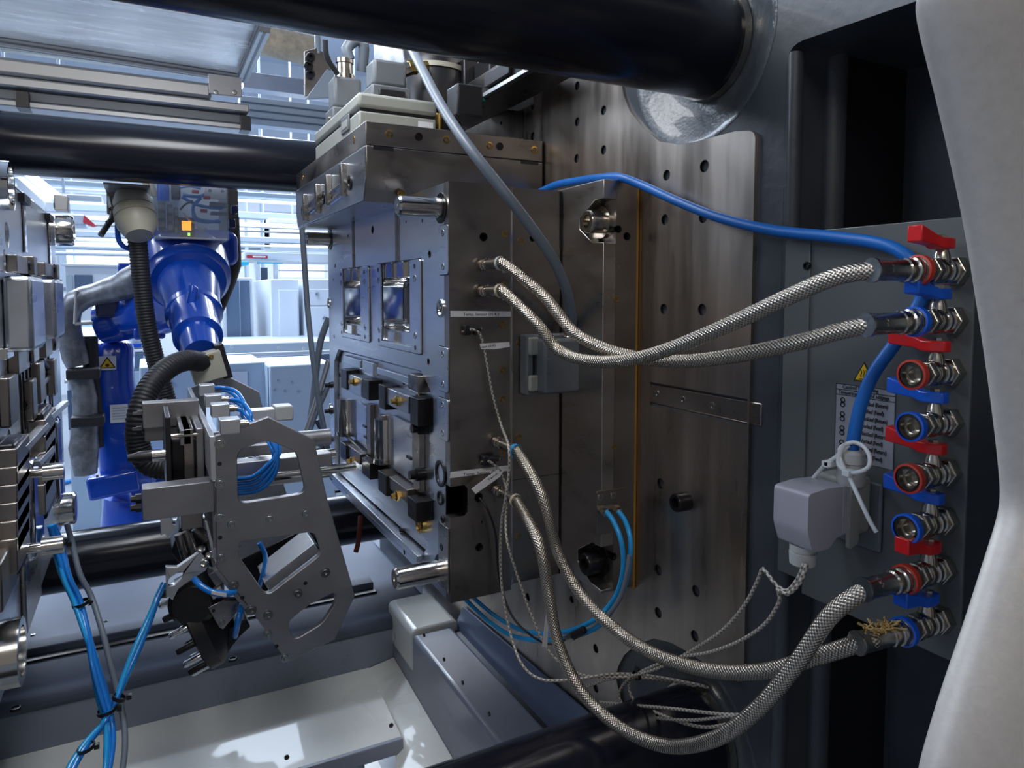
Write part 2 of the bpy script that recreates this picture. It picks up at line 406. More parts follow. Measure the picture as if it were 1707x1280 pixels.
left_u = [V((XP, 2.25, 2.32)), V((XP, 2.2, 2.12)), V((XP, 2.25, 1.9)), V((XP, 2.50, 1.82))]
outline = right + left_u
full = outline + mir(outline)
holes_px = [(888, 176, 6.5), (962, 203, 7), (1006, 184, 7.5), (962, 143, 7), (961, 264, 7), (1006, 250, 7.5), (888, 227, 6.5), (1111, 292, 8.5), (1174, 277, 10),
            (1108, 366, 8.5), (1172, 362, 9.5), (1106, 515, 8.5), (1170, 516, 9.5), (1101, 806, 8.5), (1097, 950, 8.5), (1160, 985, 9), (1097, 1021, 8.5), (1158, 1060, 9),
            (880, 995, 6), (953, 999, 6), (993, 1081, 7), (993, 1147, 7), (835, 205, 3), (1090, 655, 0)]
hs = []
for x, y, r in holes_px:
    if r == 0: continue
    c = PX(x, y, XP); dep = (c-EYE).dot(FW); hs.append(ring(c, X_, r*dep/FPX*1.05, 18))
slot = FX([(1064, 632), (1285-26, 668), (1285-26, 712), (1064, 668)], XP)
slot = [PX(1064, 633, XP), PX(1257, 667, XP), PX(1257, 712, XP), PX(1064, 671, XP)]
# the slot runs right through the edge of the raised face: split the face above and below it
full_hs = hs + [[V((XP, 1.02, slot[0].z)), V((XP, q.y+.004, slot[0].z)), V((XP, q.y+.004, slot[3].z)), V((XP, 1.02, slot[3].z))]]
B().prism(full, (.022, 0, 0), full_hs).build('machined_face', M['platen'], pl, smooth=25)
for h in hs:
    c = sum(h, V((0, 0, 0)))/len(h); r = (h[0]-c).length
    B().lathe(c+V((.0015, 0, 0)), X_, [(0, r), (.001, r*.97), (.02, r*.95)], 18, cap=False).build('threaded_hole', M['black_steel'], pl)
box('slot_bar', M['steel_side'], XP+.004, XP+.02, q.y-.02, 1.03, slot[3].z+.004, slot[0].z-.004, pl, bevel=.002)
for x, y in ((1095, 656), (1138, 666), (1187, 676)):
    socket_screw(pl, PX(x, y, XP+.004), -X_, .006, M['zinc'], h=.2)
# body of the casting behind the machined face, with a recess beside it
XC = XP+.006
zr1 = PX(1312, 76, XC).z; yr1 = PX(1312, 76, XC).y; yr0 = .05
def dish(cy, cz): return [V((XC, cy+.16*math.cos(a), cz+.16*math.sin(a))) for a in [2*PI*i/48 for i in range(48)]]
rec = fillet([V((XC, yr1, zr1)), V((XC, yr0+.06, zr1-.02)), V((XC, yr0+.06, .62)), V((XC, yr1, .62))], .03)
body = [V((XC, yr0, .25)), V((XC, 2.75, .25)), V((XC, 2.75, 2.6)), V((XC, yr0, 2.6))]
dishes = [dish(TY[0], TZ[1]), dish(TY[0], TZ[0])]
B().prism(body, (.10, 0, 0), [rec]+dishes).build('casting', M['cast'], pl, smooth=35)
box('core_body', M['bore'], XC+.10, 1.3, .72, 2.7, .28, 2.58, pl, bevel=0)
for cz in TZ:
    B().lathe((XC, TY[0], cz), X_, [(-.0006, .166), (-.0006, .160), (.004, .150), (.012, .135), (.022, .118), (.030, .100), (.030, .086)], 64, cap=False).build('bar_socket', M['cast_rough'], pl, smooth=60)
box('recess_back', M['cast'], XC+.26, XC+.30, .05, .75, .5, 2.05, pl, bevel=.004)
B().lathe((XC+.0135, yr1-.002, .62), Z_, [(0, .0135), (zr1-.63, .0135)], 20).build('recess_edge', M['cast'], pl)
B().lathe((XC+.10, yr1+.00, .62), Z_, [(0, .02), (zr1-.62, .02)], 16).build('rib', M['cast'], pl)
a = PX(1432, 300, XC+.2)
B().lathe((XC+.262, a.y, .62), Z_, [(0, .014), (1.3, .014)], 12).build('rib', M['cast'], pl)
box('side_wall', M['cast'], XC+.10, XC+.28, yr1+.0, yr1+.02, .5, 2.05, pl, bevel=.003)
box('recess_roof', M['cast'], XC+.10, XC+.30, .05, yr1, zr1, zr1+.1, pl, bevel=.003)
box('recess_floor', M['cast'], XC+.10, XC+.30, .05, yr1, .5, .62, pl, bevel=.003)
c = PX(1145, 835, XP)
B().lathe(c, -X_, [(0, .016), (.024, .016), (.027, .014), (.027, .009), (.012, .008), (.012, 1e-5)], 28).build('large_bolt', M['black_steel'], pl)

# ================================================================= GREY VALVE PANEL
XV = .812
pa = [PX(1352, 385, XV), PX(1640, 357, XV), PX(1616, 1118, XV), PX(1350, 1000, XV)]
y0_, y1_ = .452, pa[0].y
zt = pa[0].z; zb = 1.176
vp = thing('valve_panel', 'dark grey sheet panel carrying the row of ball valves', 'panel', (XV, .56, zb))
B().prism([V((XV, y1_, zb)), V((XV, y0_, zb)), V((XV, y0_, zt)), V((XV, y1_, zt))], (.004, 0, 0)).build('sheet', M['panel'], vp, bevel=.0008)
box('flange', M['panel'], XV-.003, XV+.012, y1_-.002, y1_+.040, zb+.02, zt-.012, vp, bevel=.0008)
socket_screw(vp, PX(1346, 443, XV-.003), -X_, .0055, M['black_steel'], h=.6)
B().box(XV+.004, XC+.27, .50, .52, 1.2, 1.65).build('bracket', M['cast'], vp)

# ================================================================= CURVED COVER at the right
edge = [(1560, -30), (1568, 30), (1594, 130), (1618, 240), (1642, 350), (1662, 480), (1680, 600), (1695, 720), (1703, 800), (1705, 840), (1698, 880), (1680, 935), (1660, 1000), (1636, 1075), (1612, 1145), (1590, 1215), (1570, 1285), (1560, 1330)]
b = B(); rows = []
for px, py in edge:
    e = PY(px, py, .235)
    rows.append([e+V((.004, .014, 0)), e, e+V((.02, -.022, 0)), e+V((.07, -.05, 0)), e+V((.20, -.075, 0)), e+V((.42, -.09, 0))])
n = len(rows[0]); vs = [p for r in rows for p in r]; fs = [(i*n+j, i*n+j+1, (i+1)*n+j+1, (i+1)*n+j) for i in range(len(rows)-1) for j in range(n-1)]
cv = b.add(vs, fs).build('machine_cover', M['cover'], smooth=80)
sm = cv.modifiers.new('thickness', 'SOLIDIFY'); sm.thickness = .004; sm.offset = 1
sd = cv.modifiers.new('subdivision', 'SUBSURF'); sd.levels = 1; sd.render_levels = 2
tag(cv, 'curved silver sheet metal cover edge at the far right', 'cover')

# ================================================================= MACHINE BED below
bd = thing('machine_bed', 'pale painted machine bed with beams and sloping sheets under the mould', 'machine bed', (0, 1.6, 0))
ZS = .60; YS = 2.045
B().box(-2.5, .80, YS, 2.75, ZS-.05, ZS).build('rear_shelf', M['bed_shelf'], bd, bevel=.02, seg=4)
B().box(-2.5, .66, YS+.004, YS+.05, .44, ZS-.01).build('rear_rail', M['bed'], bd, bevel=.008)
a = PZ(0, 1095, ZS)
B().box(-2.5, .66, 2.235, 2.262, ZS-.004, ZS+.006).build('guide_strip', M['black_steel'], bd, bevel=.002)
B().box(-2.5, .66, 2.275, 2.33, ZS, ZS+.022).build('guide_rail', M['bed_shelf'], bd, bevel=.003)
for x, y in ((26, 1180), (388, 1098), (672, 1030)):
    c = PZ(x, y, ZS+.001); B().lathe(c, Z_, [(-.004, .012), (.002, .011), (.0025, .008), (-.001, .007), (-.001, 1e-5)], 20).build('plug', M['black'], bd)
for x, y in ((55, 1058), (176, 1035)): socket_screw(bd, PZ(x, y, ZS+.001), Z_, .006, M['zinc'])
# light sheet: nearly level pan in front of the rear rail
zl = .455
def onz(px, py, z): return PZ(px, py, z)
lp = [onz(-60, 1290, zl), onz(0, 1277, zl), onz(693, 1107, zl), onz(655, 1212, zl-.03), onz(410, 1283, zl-.03), onz(380, 1300, zl-.03)]
x_r = .575
pan = [V((-1.2, YS+.004, zl)), V((x_r, YS+.004, zl)), V((x_r, 1.735, zl-.04)), V((-1.2, 1.735, zl-.04))]
B().prism(pan, (0, 0, -.01)).build('pan', M['bed_light'], bd)
B().box(-1.2, x_r, 1.722, 1.738, zl-.075, zl-.036).build('pan_lip', M['bed'], bd, bevel=.003)
for x, y in ((478, 1262), (652, 1209)):
    c = PY(x, y, 1.721); socket_screw(bd, c, -Y_, .006, M['black_steel'])
# cross beam next to the platen, running along Y
B().box(.655, .775, .95, YS+.06, .30, .62).build('cross_beam', M['bed'], bd, bevel=.012, seg=3)
box('beam_head', M['bed_light'], .652, .80, 1.86, YS+.06, .50, .632, bd, bevel=.02, seg=4)
for x, y in ((740, 1099), (771, 1138), (815, 1190), (707, 1059)):
    c = PX(x, y, .655); B().lathe(c, -X_, [(-.002, .005), (.0015, .005), (.0015, 1e-5)], 14).build('plug', M['black'], bd)
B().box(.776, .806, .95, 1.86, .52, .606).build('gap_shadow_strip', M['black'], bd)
sh = [V((.790, 1.95, .63)), V((.790, .95, .63)), V((.812, .95, .78)), V((.812, 1.95, .78))]
B().prism([PX(755, 1050, .79), V((.79, .95, .60)), V((.812, .95, .72)), PX(772, 1012, .812)], (.004, 0, 0)).build('blue_sheet', M['bed_blue'], bd, label='blue grey leaning sheet')
# sloping end sheet
B().prism([V((.654, YS, .47)), V((.654, 1.2, .40)), V((.40, 1.2, .22)), V((.575, 1.80, .40)), V((.575, YS, .455))], (0, 0, -.012)).build('end_chute', M['bed_light'], bd)
B().box(.3, .52, 1.9, 2.2, .02, .30).build('foot_block', M['pale_blue'], bd, bevel=.006)
B().box(-2.0, .65, 1.30, 2.7, .0, .03).build('drip_tray', M['bed_light'], bd)
# blue paint column behind (white box at the rear bottom left of the mould)

# ================================================================= MOULD HALF on the fixed platen
XF, XM, XB, XE = .497, .626, .738, .8125       # front face, parting of the plates, clamp plate front and back
YM, YFAR = 1.20, 2.155
zT = PY(750, 302, YM).z; zB = PY(748, 1006, YM).z
mo = thing('injection_mould', 'big steel injection mould half with polished pockets bolted to the platen', 'mould', (.6, 1.68, zB))
SK = .024                                     # the near side of each plate is worked, so it carries real holes
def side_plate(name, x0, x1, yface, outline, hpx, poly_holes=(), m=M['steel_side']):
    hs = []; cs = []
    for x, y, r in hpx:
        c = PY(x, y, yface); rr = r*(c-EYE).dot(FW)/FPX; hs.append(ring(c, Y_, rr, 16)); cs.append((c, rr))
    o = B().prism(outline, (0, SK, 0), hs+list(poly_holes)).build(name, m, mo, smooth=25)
    for c, rr in cs:
        B().lathe(c+V((0, .004, 0)), Y_, [(0, rr), (.001, rr*.9), (.014, rr*.88), (.014, 1e-5)], 16, cap=False).build('bore', M['black_steel'], mo)
    return o
# cavity plate: near side (with the open pocket at its front edge), front plate with the windows, core
n1 = [PY(748, 812, YM), PY(783, 812, YM), PY(783, 858, YM), PY(748, 858, YM)]
for p, x in zip(n1, (XF, .531, .531, XF)): p.x = x
side = [V((XF, YM, zB)), V((XM-.0008, YM, zB)), V((XM-.0008, YM, zT)), V((XF, YM, zT))] + [V((XF, YM, n1[0].z)), V((.526, YM, n1[0].z)), V((.532, YM, n1[0].z-.007)), V((.532, YM, n1[2].z+.007)), V((.526, YM, n1[2].z)), V((XF, YM, n1[2].z))]
side_plate('cavity_plate_side', XF, XM, YM, side, [(806, 395, 7.5), (799, 912, 7), (798, 829, 7.5), (803, 870, 2)])
# windows in the front plate (traced on the front face)
def fx(pts): return FX(pts, XF)
win_near = FX([(637, 440), (685, 433), (689, 583), (637, 563)], XF)
win_far = FX([(573, 449), (603, 445), (604, 563), (574, 552)], XF)
grv = [(658, 344, 668, 437), (586, 376, 594, 446)]
def rectX(px0, py0, px1, py1, X):
    a = PX(px0, py0, X); b_ = PX(px1, py1, X); return a, b_
low = fx([(557, 602), (564, 582), (702, 618), (722, 660), (724, 880), (706, 925), (700, 922), (558, 790)])
face_holes = []
for x, y, r in ((716, 424, 6), (621, 383, 6), (704, 368, 3.2), (677, 370, 2.2), (735, 514, 6.5), (580, 393, 2.5), (559, 443, 3.2), (549, 502, 4), (557, 561, 3), (714, 603, 5.5), (705, 920-6, 0), (556, 466, 2), (549, 575, 2),
                (670, 885, 0), (549, 630, 2.5), (551, 680, 4), (557, 820, 2), (577, 820, 2.5), (622, 864, 4), (674, 920, 4), (664, 885, 3), (553, 740, 2)):
    if r == 0: continue
    c = PX(x, y, XF); rr = r*1.15*(c-EYE).dot(FW)/FPX; face_holes.append((c, rr))
def quadX(a, b_): return [V((XF, a.y, a.z)), V((XF, b_.y, a.z)), V((XF, b_.y, b_.z)), V((XF, a.y, b_.z))]
def sq(l):  # square up a traced quad in Y and Z
    ys = sorted(p.y for p in l); zs = sorted(p.z for p in l); y0, y1 = sum(ys[:2])/2, sum(ys[2:])/2; z0, z1 = sum(zs[:2])/2, sum(zs[2:])/2
    return fillet([V((XF, y0, z0)), V((XF, y1, z0)), V((XF, y1, z1)), V((XF, y0, z1))], .012), (y0, y1, z0, z1)
wn, WN = sq(win_near); wf, WF = sq(win_far)
YF0 = YM+SK
front = [V((XF, YF0, zB)), V((XF, YFAR, zB)), V((XF, YFAR, zT)), V((XF, YF0, zT))]
gr = []
for a, b_, c_, d in grv:
    p = PX((a+c_)/2, d, XF); y = p.y; gr.append(y)
yh = .017
grh = [[V((XF, y-yh, PX(663, 438, XF).z if k == 0 else PX(590, 447, XF).z)), V((XF, y+yh, PX(663, 438, XF).z if k == 0 else PX(590, 447, XF).z)), V((XF, y+yh, zT-.012)), V((XF, y-yh, zT-.012))] for k, y in enumerate(gr)]
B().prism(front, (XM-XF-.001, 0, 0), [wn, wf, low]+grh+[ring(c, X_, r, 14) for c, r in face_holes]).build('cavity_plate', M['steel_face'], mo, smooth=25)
for c, r in face_holes: B().lathe(c+V((.003, 0, 0)), X_, [(0, r), (.001, r*.9), (.02, r*.9), (.02, 1e-5)], 14, cap=False).build('bore', M['black_steel'], mo)
# (front edge)  # the front between side and front plate
B().box(XF+.0005, XF+.05, YM+SK, YM+SK+.002, n1[2].z, n1[0].z).build('pocket_back', M['steel_side'], mo)
for k, y in enumerate(gr):
    z0 = PX(663, 438, XF).z if k == 0 else PX(590, 447, XF).z
    B().box(XF+.028, XF+.032, y-yh, y+yh, z0, zT-.012).build('groove_floor', M['black_steel'], mo)
    for s in (-1, 1): B().cyl((XF+.012, y+s*.008, z0), (XF+.012, y+s*.008, zT-.012), .0062, n=14).build('ejector_rod', M['pin'], mo)
# window frames with screws, polished pocket walls and blocks
def frame(px_list, W, name='window_frame'):
    l = FX(px_list, XF-.004); ys = sorted(p.y for p in l); zs = sorted(p.z for p in l)
    y0, y1 = sum(ys[:2])/2, sum(ys[2:])/2; z0, z1 = sum(zs[:2])/2, sum(zs[2:])/2
    e_ = .0022
    B().prism(fillet([V((XF-.0008, y0-e_, z0-e_)), V((XF-.0008, y1+e_, z0-e_)), V((XF-.0008, y1+e_, z1+e_)), V((XF-.0008, y0-e_, z1+e_))], .010), (.002, 0, 0), [[V((XF-.0008, W[0], W[2])), V((XF-.0008, W[1], W[2])), V((XF-.0008, W[1], W[3])), V((XF-.0008, W[0], W[3]))]]).build('frame_seam', M['black_steel'], mo, smooth=0)
    for ya, yb in ((W[0], W[1]),):
        for za, zb2 in ((z0, W[2]), (W[3], z1)):
            if zb2-za > .002: B().box(XF-.004, XF, ya, yb, za, zb2).build('window_frame', M['steel_face'], mo, bevel=.0006)
    for ya, yb in ((y0, W[0]), (W[1], y1)):
        o = B().prism(fillet([V((XF-.004, ya, z0)), V((XF-.004, yb, z0)), V((XF-.004, yb, z1)), V((XF-.004, ya, z1))], .008), (.004, 0, 0)).build(name, M['steel_face'], mo, smooth=25, bevel=.0008)
        ym = (ya+yb)/2; H = z1-z0
        for k, zz in enumerate((.06, .19, .80, .93)):
            socket_screw(o, V((XF-.004, ym, z0+H*zz)), -X_, .0075 if k in (1, 2) else .005, M['black_steel'] if k in (0, 3) else M['zinc'], h=.12)
    dpt = .06; y0w, y1w, z0w, z1w = W
    # stepped upper and lower blocks of the window, curved polished cup inside
    zu = z1w-(z1w-z0w)*.20; zl_ = z0w+(z1w-z0w)*.16
    ym = (y0w+y1w)/2
    B().box(XF+.006, XM-.02, y0w, y1w, zu, z1w).build('upper_block', M['chrome'], mo, bevel=.002)
    for s in (.25, .62): B().box(XF-.001, XF+.02, y0w+(y1w-y0w)*s, y0w+(y1w-y0w)*(s+.22), zu+.002, z1w).build('key', M['pin'], mo, bevel=.001)
    B().box(XF+.006, XM-.02, y0w, y1w, z0w, zl_).build('lower_block', M['steel_face'], mo, bevel=.002)
    for s in (.55,): B().box(XF-.001, XF+.02, y0w+(y1w-y0w)*s, y0w+(y1w-y0w)*(s+.25), z0w, zl_-.004).build('key', M['pin'], mo, bevel=.001)
    loop = rrect(ym, (zu+zl_)/2, (y1w-y0w)/2, (zu-zl_)/2, .022, 6)
    loops = []
    for x, ins in ((XF+.002, 0), (XF+.02, .001), (XF+.048, .006), (XF+.054, .016)):
        loops.append([V((x, ym+(u-ym)*(1-ins*12), (zu+zl_)/2+(v-(zu+zl_)/2)*(1-ins*5))) for u, v in loop])
    b = B(); n = len(loop); vs = [p for l_ in loops for p in l_]; fs = []
    for j in range(len(loops)-1):
        for i in range(n): fs.append((j*n+i, j*n+(i+1) % n, (j+1)*n+(i+1) % n, (j+1)*n+i))
    fs.append(tuple(range(3*n, 4*n))); b.add(vs, fs).build('polished_cup', M['chrome'], mo, smooth=50)
    B().box(XF+.045, XF+.053, ym+(y1w-ym)*.15, ym+(y1w-ym)*.35, (zu+zl_)/2-.004, (zu+zl_)/2+.004).build('gate_mark', M['steel'], mo)
    B().box(XM-.03, XM-.02, y0w, y1w, z0w, z1w).build('pocket_floor', M['black_steel'], mo)
    return (y0, y1, z0, z1)
FN = frame([(627, 440), (700, 432), (701, 592), (627, 573)], (WN[0]+.004, WN[1]-.003, WN[2], WN[3]))
FF = frame([(566, 450), (614, 443), (615, 570), (567, 560)], WF)
# cover strips with two screws on the near edge of the front face
for (a, b_, c_, d) in ((730, 377, 746.5, 457), (729, 577, 746.5, 655), (729, 661, 746.5, 737)):
    p, r = PX(a, b_, XF-.003), PX(c_, d, XF-.003); y0, y1 = sorted((p.y, r.y)); z0, z1 = sorted((p.z, r.z))
    B().prism(fillet([V((XF-.0006, y0-.001, z0-.0016)), V((XF-.0006, y1+.0018, z0-.0016)), V((XF-.0006, y1+.0018, z1+.0016)), V((XF-.0006, y0-.001, z1+.0016))], .008), (.0005, 0, 0)).build('strip_seam', M['black_steel'], mo, smooth=0)
    o = B().prism(fillet([V((XF-.003, y0, z0)), V((XF-.003, y1, z0)), V((XF-.003, y1, z1)), V((XF-.003, y0, z1))], .007), (.003, 0, 0)).build('cover_strip', M['steel_face'], mo, smooth=25, bevel=.0006)
    for t in (.16, .84): socket_screw(o, V((XF-.003, (y0+y1)/2, z0+(z1-z0)*t)), -X_, .0065, M['zinc'], h=.12)
p, r = PX(730, 868, XF-.003), PX(747, 990, XF-.003)
o = B().box(XF-.003, XF, min(p.y, r.y), max(p.y, r.y), min(p.z, r.z), max(p.z, r.z)).build('cover_strip', M['steel'], mo, bevel=.001)
for x, y in ((737, 866), (736, 912)): socket_screw(mo, PX(x, y, XF-.003), -X_, .007, M['black_steel'], h=.12)
# bushings
def bush(px, py, r, d=.003, m=M['chrome'], X=XF):
    c = PX(px, py, X); B().lathe(c, -X_, [(0, r), (d, r), (d, r*.74), (-.006, r*.70), (-.006, 1e-5)], 28, cap=False).build('bushing', m, mo)
bush(735, 514, .017); bush(735, 789, .026, m=M['black_steel']); bush(735, 830, .014, m=M['black_steel']); bush(549, 505, .016); bush(551, 682, .018)
# guide pins
for px, py, tip, r, in ((735, 347, 662, .0190), (735, 950, 657, .0205), (550, 399, 509, .0205), (552, 784, 500, .0205)):
    c = PX(px, py, XF); d = ray(tip, py)
    L = c.x-(c.y*d.x/d.y)
    B().lathe(c, -X_, [(-.01, r*1.5), (.0015, r*1.5), (.0015, r*1.05), (-.008, r*1.02)], 32, cap=False).build('pin_bush', M['black_steel'], mo)
    B().lathe(c, -X_, [(-.02, r), (L-.004, r), (L, r*.85), (L, .004), (L-.004, .003), (L-.004, 1e-5)], 36).build('guide_pin', M['pin'], mo)
# ---- lower insert: recessed plate with two cavity modules
XI = XF+.012
ins = [V((XI, p.y, p.z)) for p in low]
cy = sum(p.y for p in ins)/len(ins); cz = sum(p.z for p in ins)/len(ins)
ins = [V((XI, cy+(p.y-cy)*.975, cz+(p.z-cz)*.975)) for p in ins]
B().box(XM-.012, XM-.004, min(p.y for p in low)-.01, max(p.y for p in low)+.01, min(p.z for p in low)-.01, max(p.z for p in low)+.01).build('insert_backing', M['black_steel'], mo)
B().prism(ins, (.06, 0, 0)).build('insert_plate', M['steel_face'], mo, smooth=25, bevel=.002)
def ib(name, m, px0, py0, px1, py1, x0, x1, bevel=.0015, py0b=None):
    a, b_ = PX(px0, py0, x0), PX(px1, py1, x0)
    return B().box(x0, x1, a.y, b_.y, a.z, b_.z).build(name, m, mo, bevel=bevel)
XJ = XI-.014
# near module
ib('slide_rail', M['steel_face'], 628, 612, 692, 645, XI-.012, XI)
ib('module_bar', M['steel_face'], 633, 642, 680, 690, XI-.03, XI)
ib('dark_block', M['black_steel'], 683, 660, 697, 712, XI-.034, XI)
ib('dark_block', M['black_steel'], 631, 640, 642, 684, XI-.034, XI)
ib('module_frame', M['steel_side'], 688, 713, 700, 822, XI-.012, XI)
ib('module_frame', M['steel_side'], 631, 690, 637, 770, XI-.012, XI)
ib('module_face', M['steel_face'], 655, 692, 688, 805, XI-.006, XI)
ib('lower_bar', M['steel_side'], 640, 788, 678, 838, XI-.03, XI)
ib('dark_block', M['black_steel'], 630, 783, 644, 828, XI-.036, XI)
ib('dark_block', M['black_steel'], 679, 826, 694, 872, XI-.036, XI)
# far module
ib('slide_rail', M['steel_face'], 572, 592, 600, 615, XI-.012, XI)
ib('slide_rail', M['steel_face'], 604, 600, 622, 628, XI-.012, XI)
ib('module_bar', M['steel_face'], 577, 622, 602, 662, XI-.03, XI)
ib('dark_block', M['black_steel'], 568, 614, 578, 650, XI-.034, XI)
ib('dark_block', M['black_steel'], 603, 630, 615, 668, XI-.034, XI)
ib('module_frame', M['steel_side'], 611, 672, 618, 760, XI-.012, XI)
ib('module_face', M['steel_face'], 594, 668, 611, 748, XI-.006, XI)
ib('lower_bar', M['steel_side'], 575, 738, 600, 775, XI-.03, XI)
ib('dark_block', M['black_steel'], 567, 735, 577, 770, XI-.036, XI)
ib('dark_block', M['black_steel'], 603, 762, 617, 800, XI-.036, XI)
ib('end_block', M['steel_side'], 680, 622, 697, 655, XI-.026, XI)
for px, y0, y1 in ((643, 697, 770), (579, 664, 724)):
    a, b_ = PX(px, y0, XI), PX(px, y1, XI); rr = .028
    B().lathe((XI, a.y, b_.z), Z_, [(0, rr*1.12), (.012, rr*1.12), (.012, rr), (a.z-b_.z, rr)], 32).build('core_cylinder', M['pin'], mo)
for x, y in ((664, 668), (592, 636), (664, 826), (588, 768)):
    c = PX(x, y, XI-.03); B().lathe(c, -X_, [(0, .012), (.005, .012), (.008, .007), (.016, .006), (.016, 1e-5)], 6).build('hex_nozzle', M['brass'], mo)
for x, y in ((651, 800), (591, 743)):
    a = PX(x-15, y-18, XI-.012); b_ = PX(x+28, y+24, XI-.012)
    B().cyl(a, b_, .005, n=10).build('ejector_bar', M['black_steel'], mo)
for x, y, r, m in ((705, 671, .021, 'brass'), (706, 870, .022, 'brass')):
    c = PX(x, y, XI); o = B().lathe(c, -X_, [(0, r), (.010, r), (.012, r*.86), (.006, r*.80), (.006, r*.50), (.012, r*.45), (.012, r*.2), (.004, 1e-5)], 28).build('coupling_ring', M[m], mo, label='brass coloured coupling ring')
for x, y in ((712, 712), (708, 789), (707, 838), (560, 641), (560, 684), (559, 731)):
    c = PX(x, y, XI); r = .014 if x > 600 else .010
    B().lathe(c, -X_, [(0, r), (.020, r*.95), (.022, r*.7), (.034, r*.65), (.034, 1e-5)], 20).build('stop_knob', M['black_steel'], mo)
for x, y in ((673, 637), (697, 700), (697, 740), (697, 800), (631, 700), (610, 690), (610, 735), (567, 601), (566, 625), (718, 694), (624, 724), (632, 758), (676, 634)):
    socket_screw(mo, PX(x, y, XI-.001), -X_, .0065, M['black_steel'], h=.12)
for x, y in ((608, 710), (610, 728), (682, 762)):
    c = PX(x, y, XI-.006); B().box(c.x-.003, c.x+.004, c.y-.018, c.y+.012, c.z-.003, c.z+.003).build('index_tab', M['black_steel'], mo)
# sloping ledge below the lower insert
a, b_ = PX(556, 786, XF), PX(706, 925, XF)
B().prism([V((XF-.002, a.y, a.z+.004)), V((XF-.002, b_.y, a.z+.004)), V((XF-.002, b_.y, a.z-.012)), V((XF-.002, a.y, a.z-.012))], (-.012, 0, 0)).build('lower_ledge', M['steel_face'], mo, bevel=.002)
# ---- support plate, clamp plate, insulation
zTb = zT+.002
sup = [V((XM+.0008, YM, zB+.012)), V((XB, YM, zB+.012)), V((XB, YM, zTb-.004)), V((XM+.0008, YM, zTb-.004))]
side_plate('support_plate_side', XM, XB, YM, sup, [(888, 397, 6), (887, 895, 5)])
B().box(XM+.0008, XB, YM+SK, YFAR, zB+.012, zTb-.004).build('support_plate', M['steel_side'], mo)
B().box(XM-.0018, XM+.0018, YM-.0015, YM+.01, zB+.01, zT-.002).build('bright_chamfer', M['chrome'], mo, smooth=0)
box('core_plate', M['steel_side'], XF+.06, XM-.001, YM+SK, YM+SK+.04, zB+.001, zT-.001, mo, bevel=0)
YC = 1.055; zCt = PY(1004, 298, YC).z; zCb = PY(1000, 990, YC).z
def cpl(pts): return [V((XB, p.y, p.z)) for p in FX(pts, XB)]
# clamp plate: front plate with the two bolt recesses cut right through its near edge
zr = [PY(1004, 330, YC).z, PY(1004, 404, YC).z, PY(1004, 912, YC).z, PY(1004, 984, YC).z]
yr = PX(966, 370, XB).y
fo = [V((XB, 2.3, zCb)), V((XB, YC, zCb)), V((XB, YC, zr[3])), V((XB, YC+.035, zr[3]+.004)), V((XB, yr, zr[3]+.03)), V((XB, yr, zr[2]-.03)), V((XB, YC+.03, zr[2])), V((XB, YC, zr[2])),
      V((XB, YC, zr[1])), V((XB, YC+.035, zr[1]+.002)), V((XB, yr, zr[1]+.03)), V((XB, yr, zr[0]-.03)), V((XB, YC+.03, zr[0])), V((XB, YC, zr[0])), V((XB, YC, zCt)), V((XB, 2.3, zCt))]
B().prism(fo, (.028, 0, 0)).build('clamp_plate', M['steel'], mo, smooth=25, bevel=.001)
B().box(XB+.028, XE, YC+SK, 2.3, zCb, zCt).build('clamp_plate_back', M['steel_side'], mo, bevel=.001)
co = [V((XB+.028, YC, zCb)), V((XE, YC, zCb)), V((XE, YC, zCt)), V((XB+.028, YC, zCt))]
side_plate('clamp_plate_side', XB, XE, YC, co, [(1031, 382, 6.5), (1045, 394, 7), (1023, 928, 6.5)])
B().box(XE, XP-.001, YC+.002, 2.3, zCb-.006, zCt-.004).build('insulation_plate', M['insul'], mo, label='amber insulation sheet between mould and platen')
for py in (371, 937):
    c = PX(1003, py, XB+.028); c.y = YC+.042
    b = B().lathe(c, -X_, [(0, .030), (.006, .030), (.006, .021), (.034, .021), (.037, .019), (.037, .012), (.022, .011), (.022, 1e-5)], 32)
    b.build('clamp_bolt', M['nickel'] if py < 500 else M['black_steel'], mo)
b = B()
B().box(XM, XB-.003, YM-.0006, YM, PY(853, 800, YM).z-.001, PY(853, 800, YM).z).build('seam', M['black_steel'], mo, smooth=0)
B().box(XB-.004, XB-.0005, YM-.002, YM+.02, PY(935, 415, YM).z, zTb-.006).build('gap', M['black'], mo, smooth=0)
B().box(XB-.003, XB-.0005, YM-.0012, YM+.02, zB+.012, PY(935, 415, YM).z).build('gap', M['black_steel'], mo, smooth=0)
for x, y in ((841, 390), (839, 541), (838, 617), (838, 666), (838, 754), (840, 475), (868, 402), (866, 571), (865, 728), (864, 893)):
    socket_screw(mo, PY(x, y, YM), -Y_, .0068, M['brass'], name='brass_plug', h=.12)
for x, y in ((1027, 498), (1024, 744), (1011, 833)): socket_screw(mo, PY(x, y, YC), -Y_, .0062, M['brass'], name='brass_plug', h=.12)
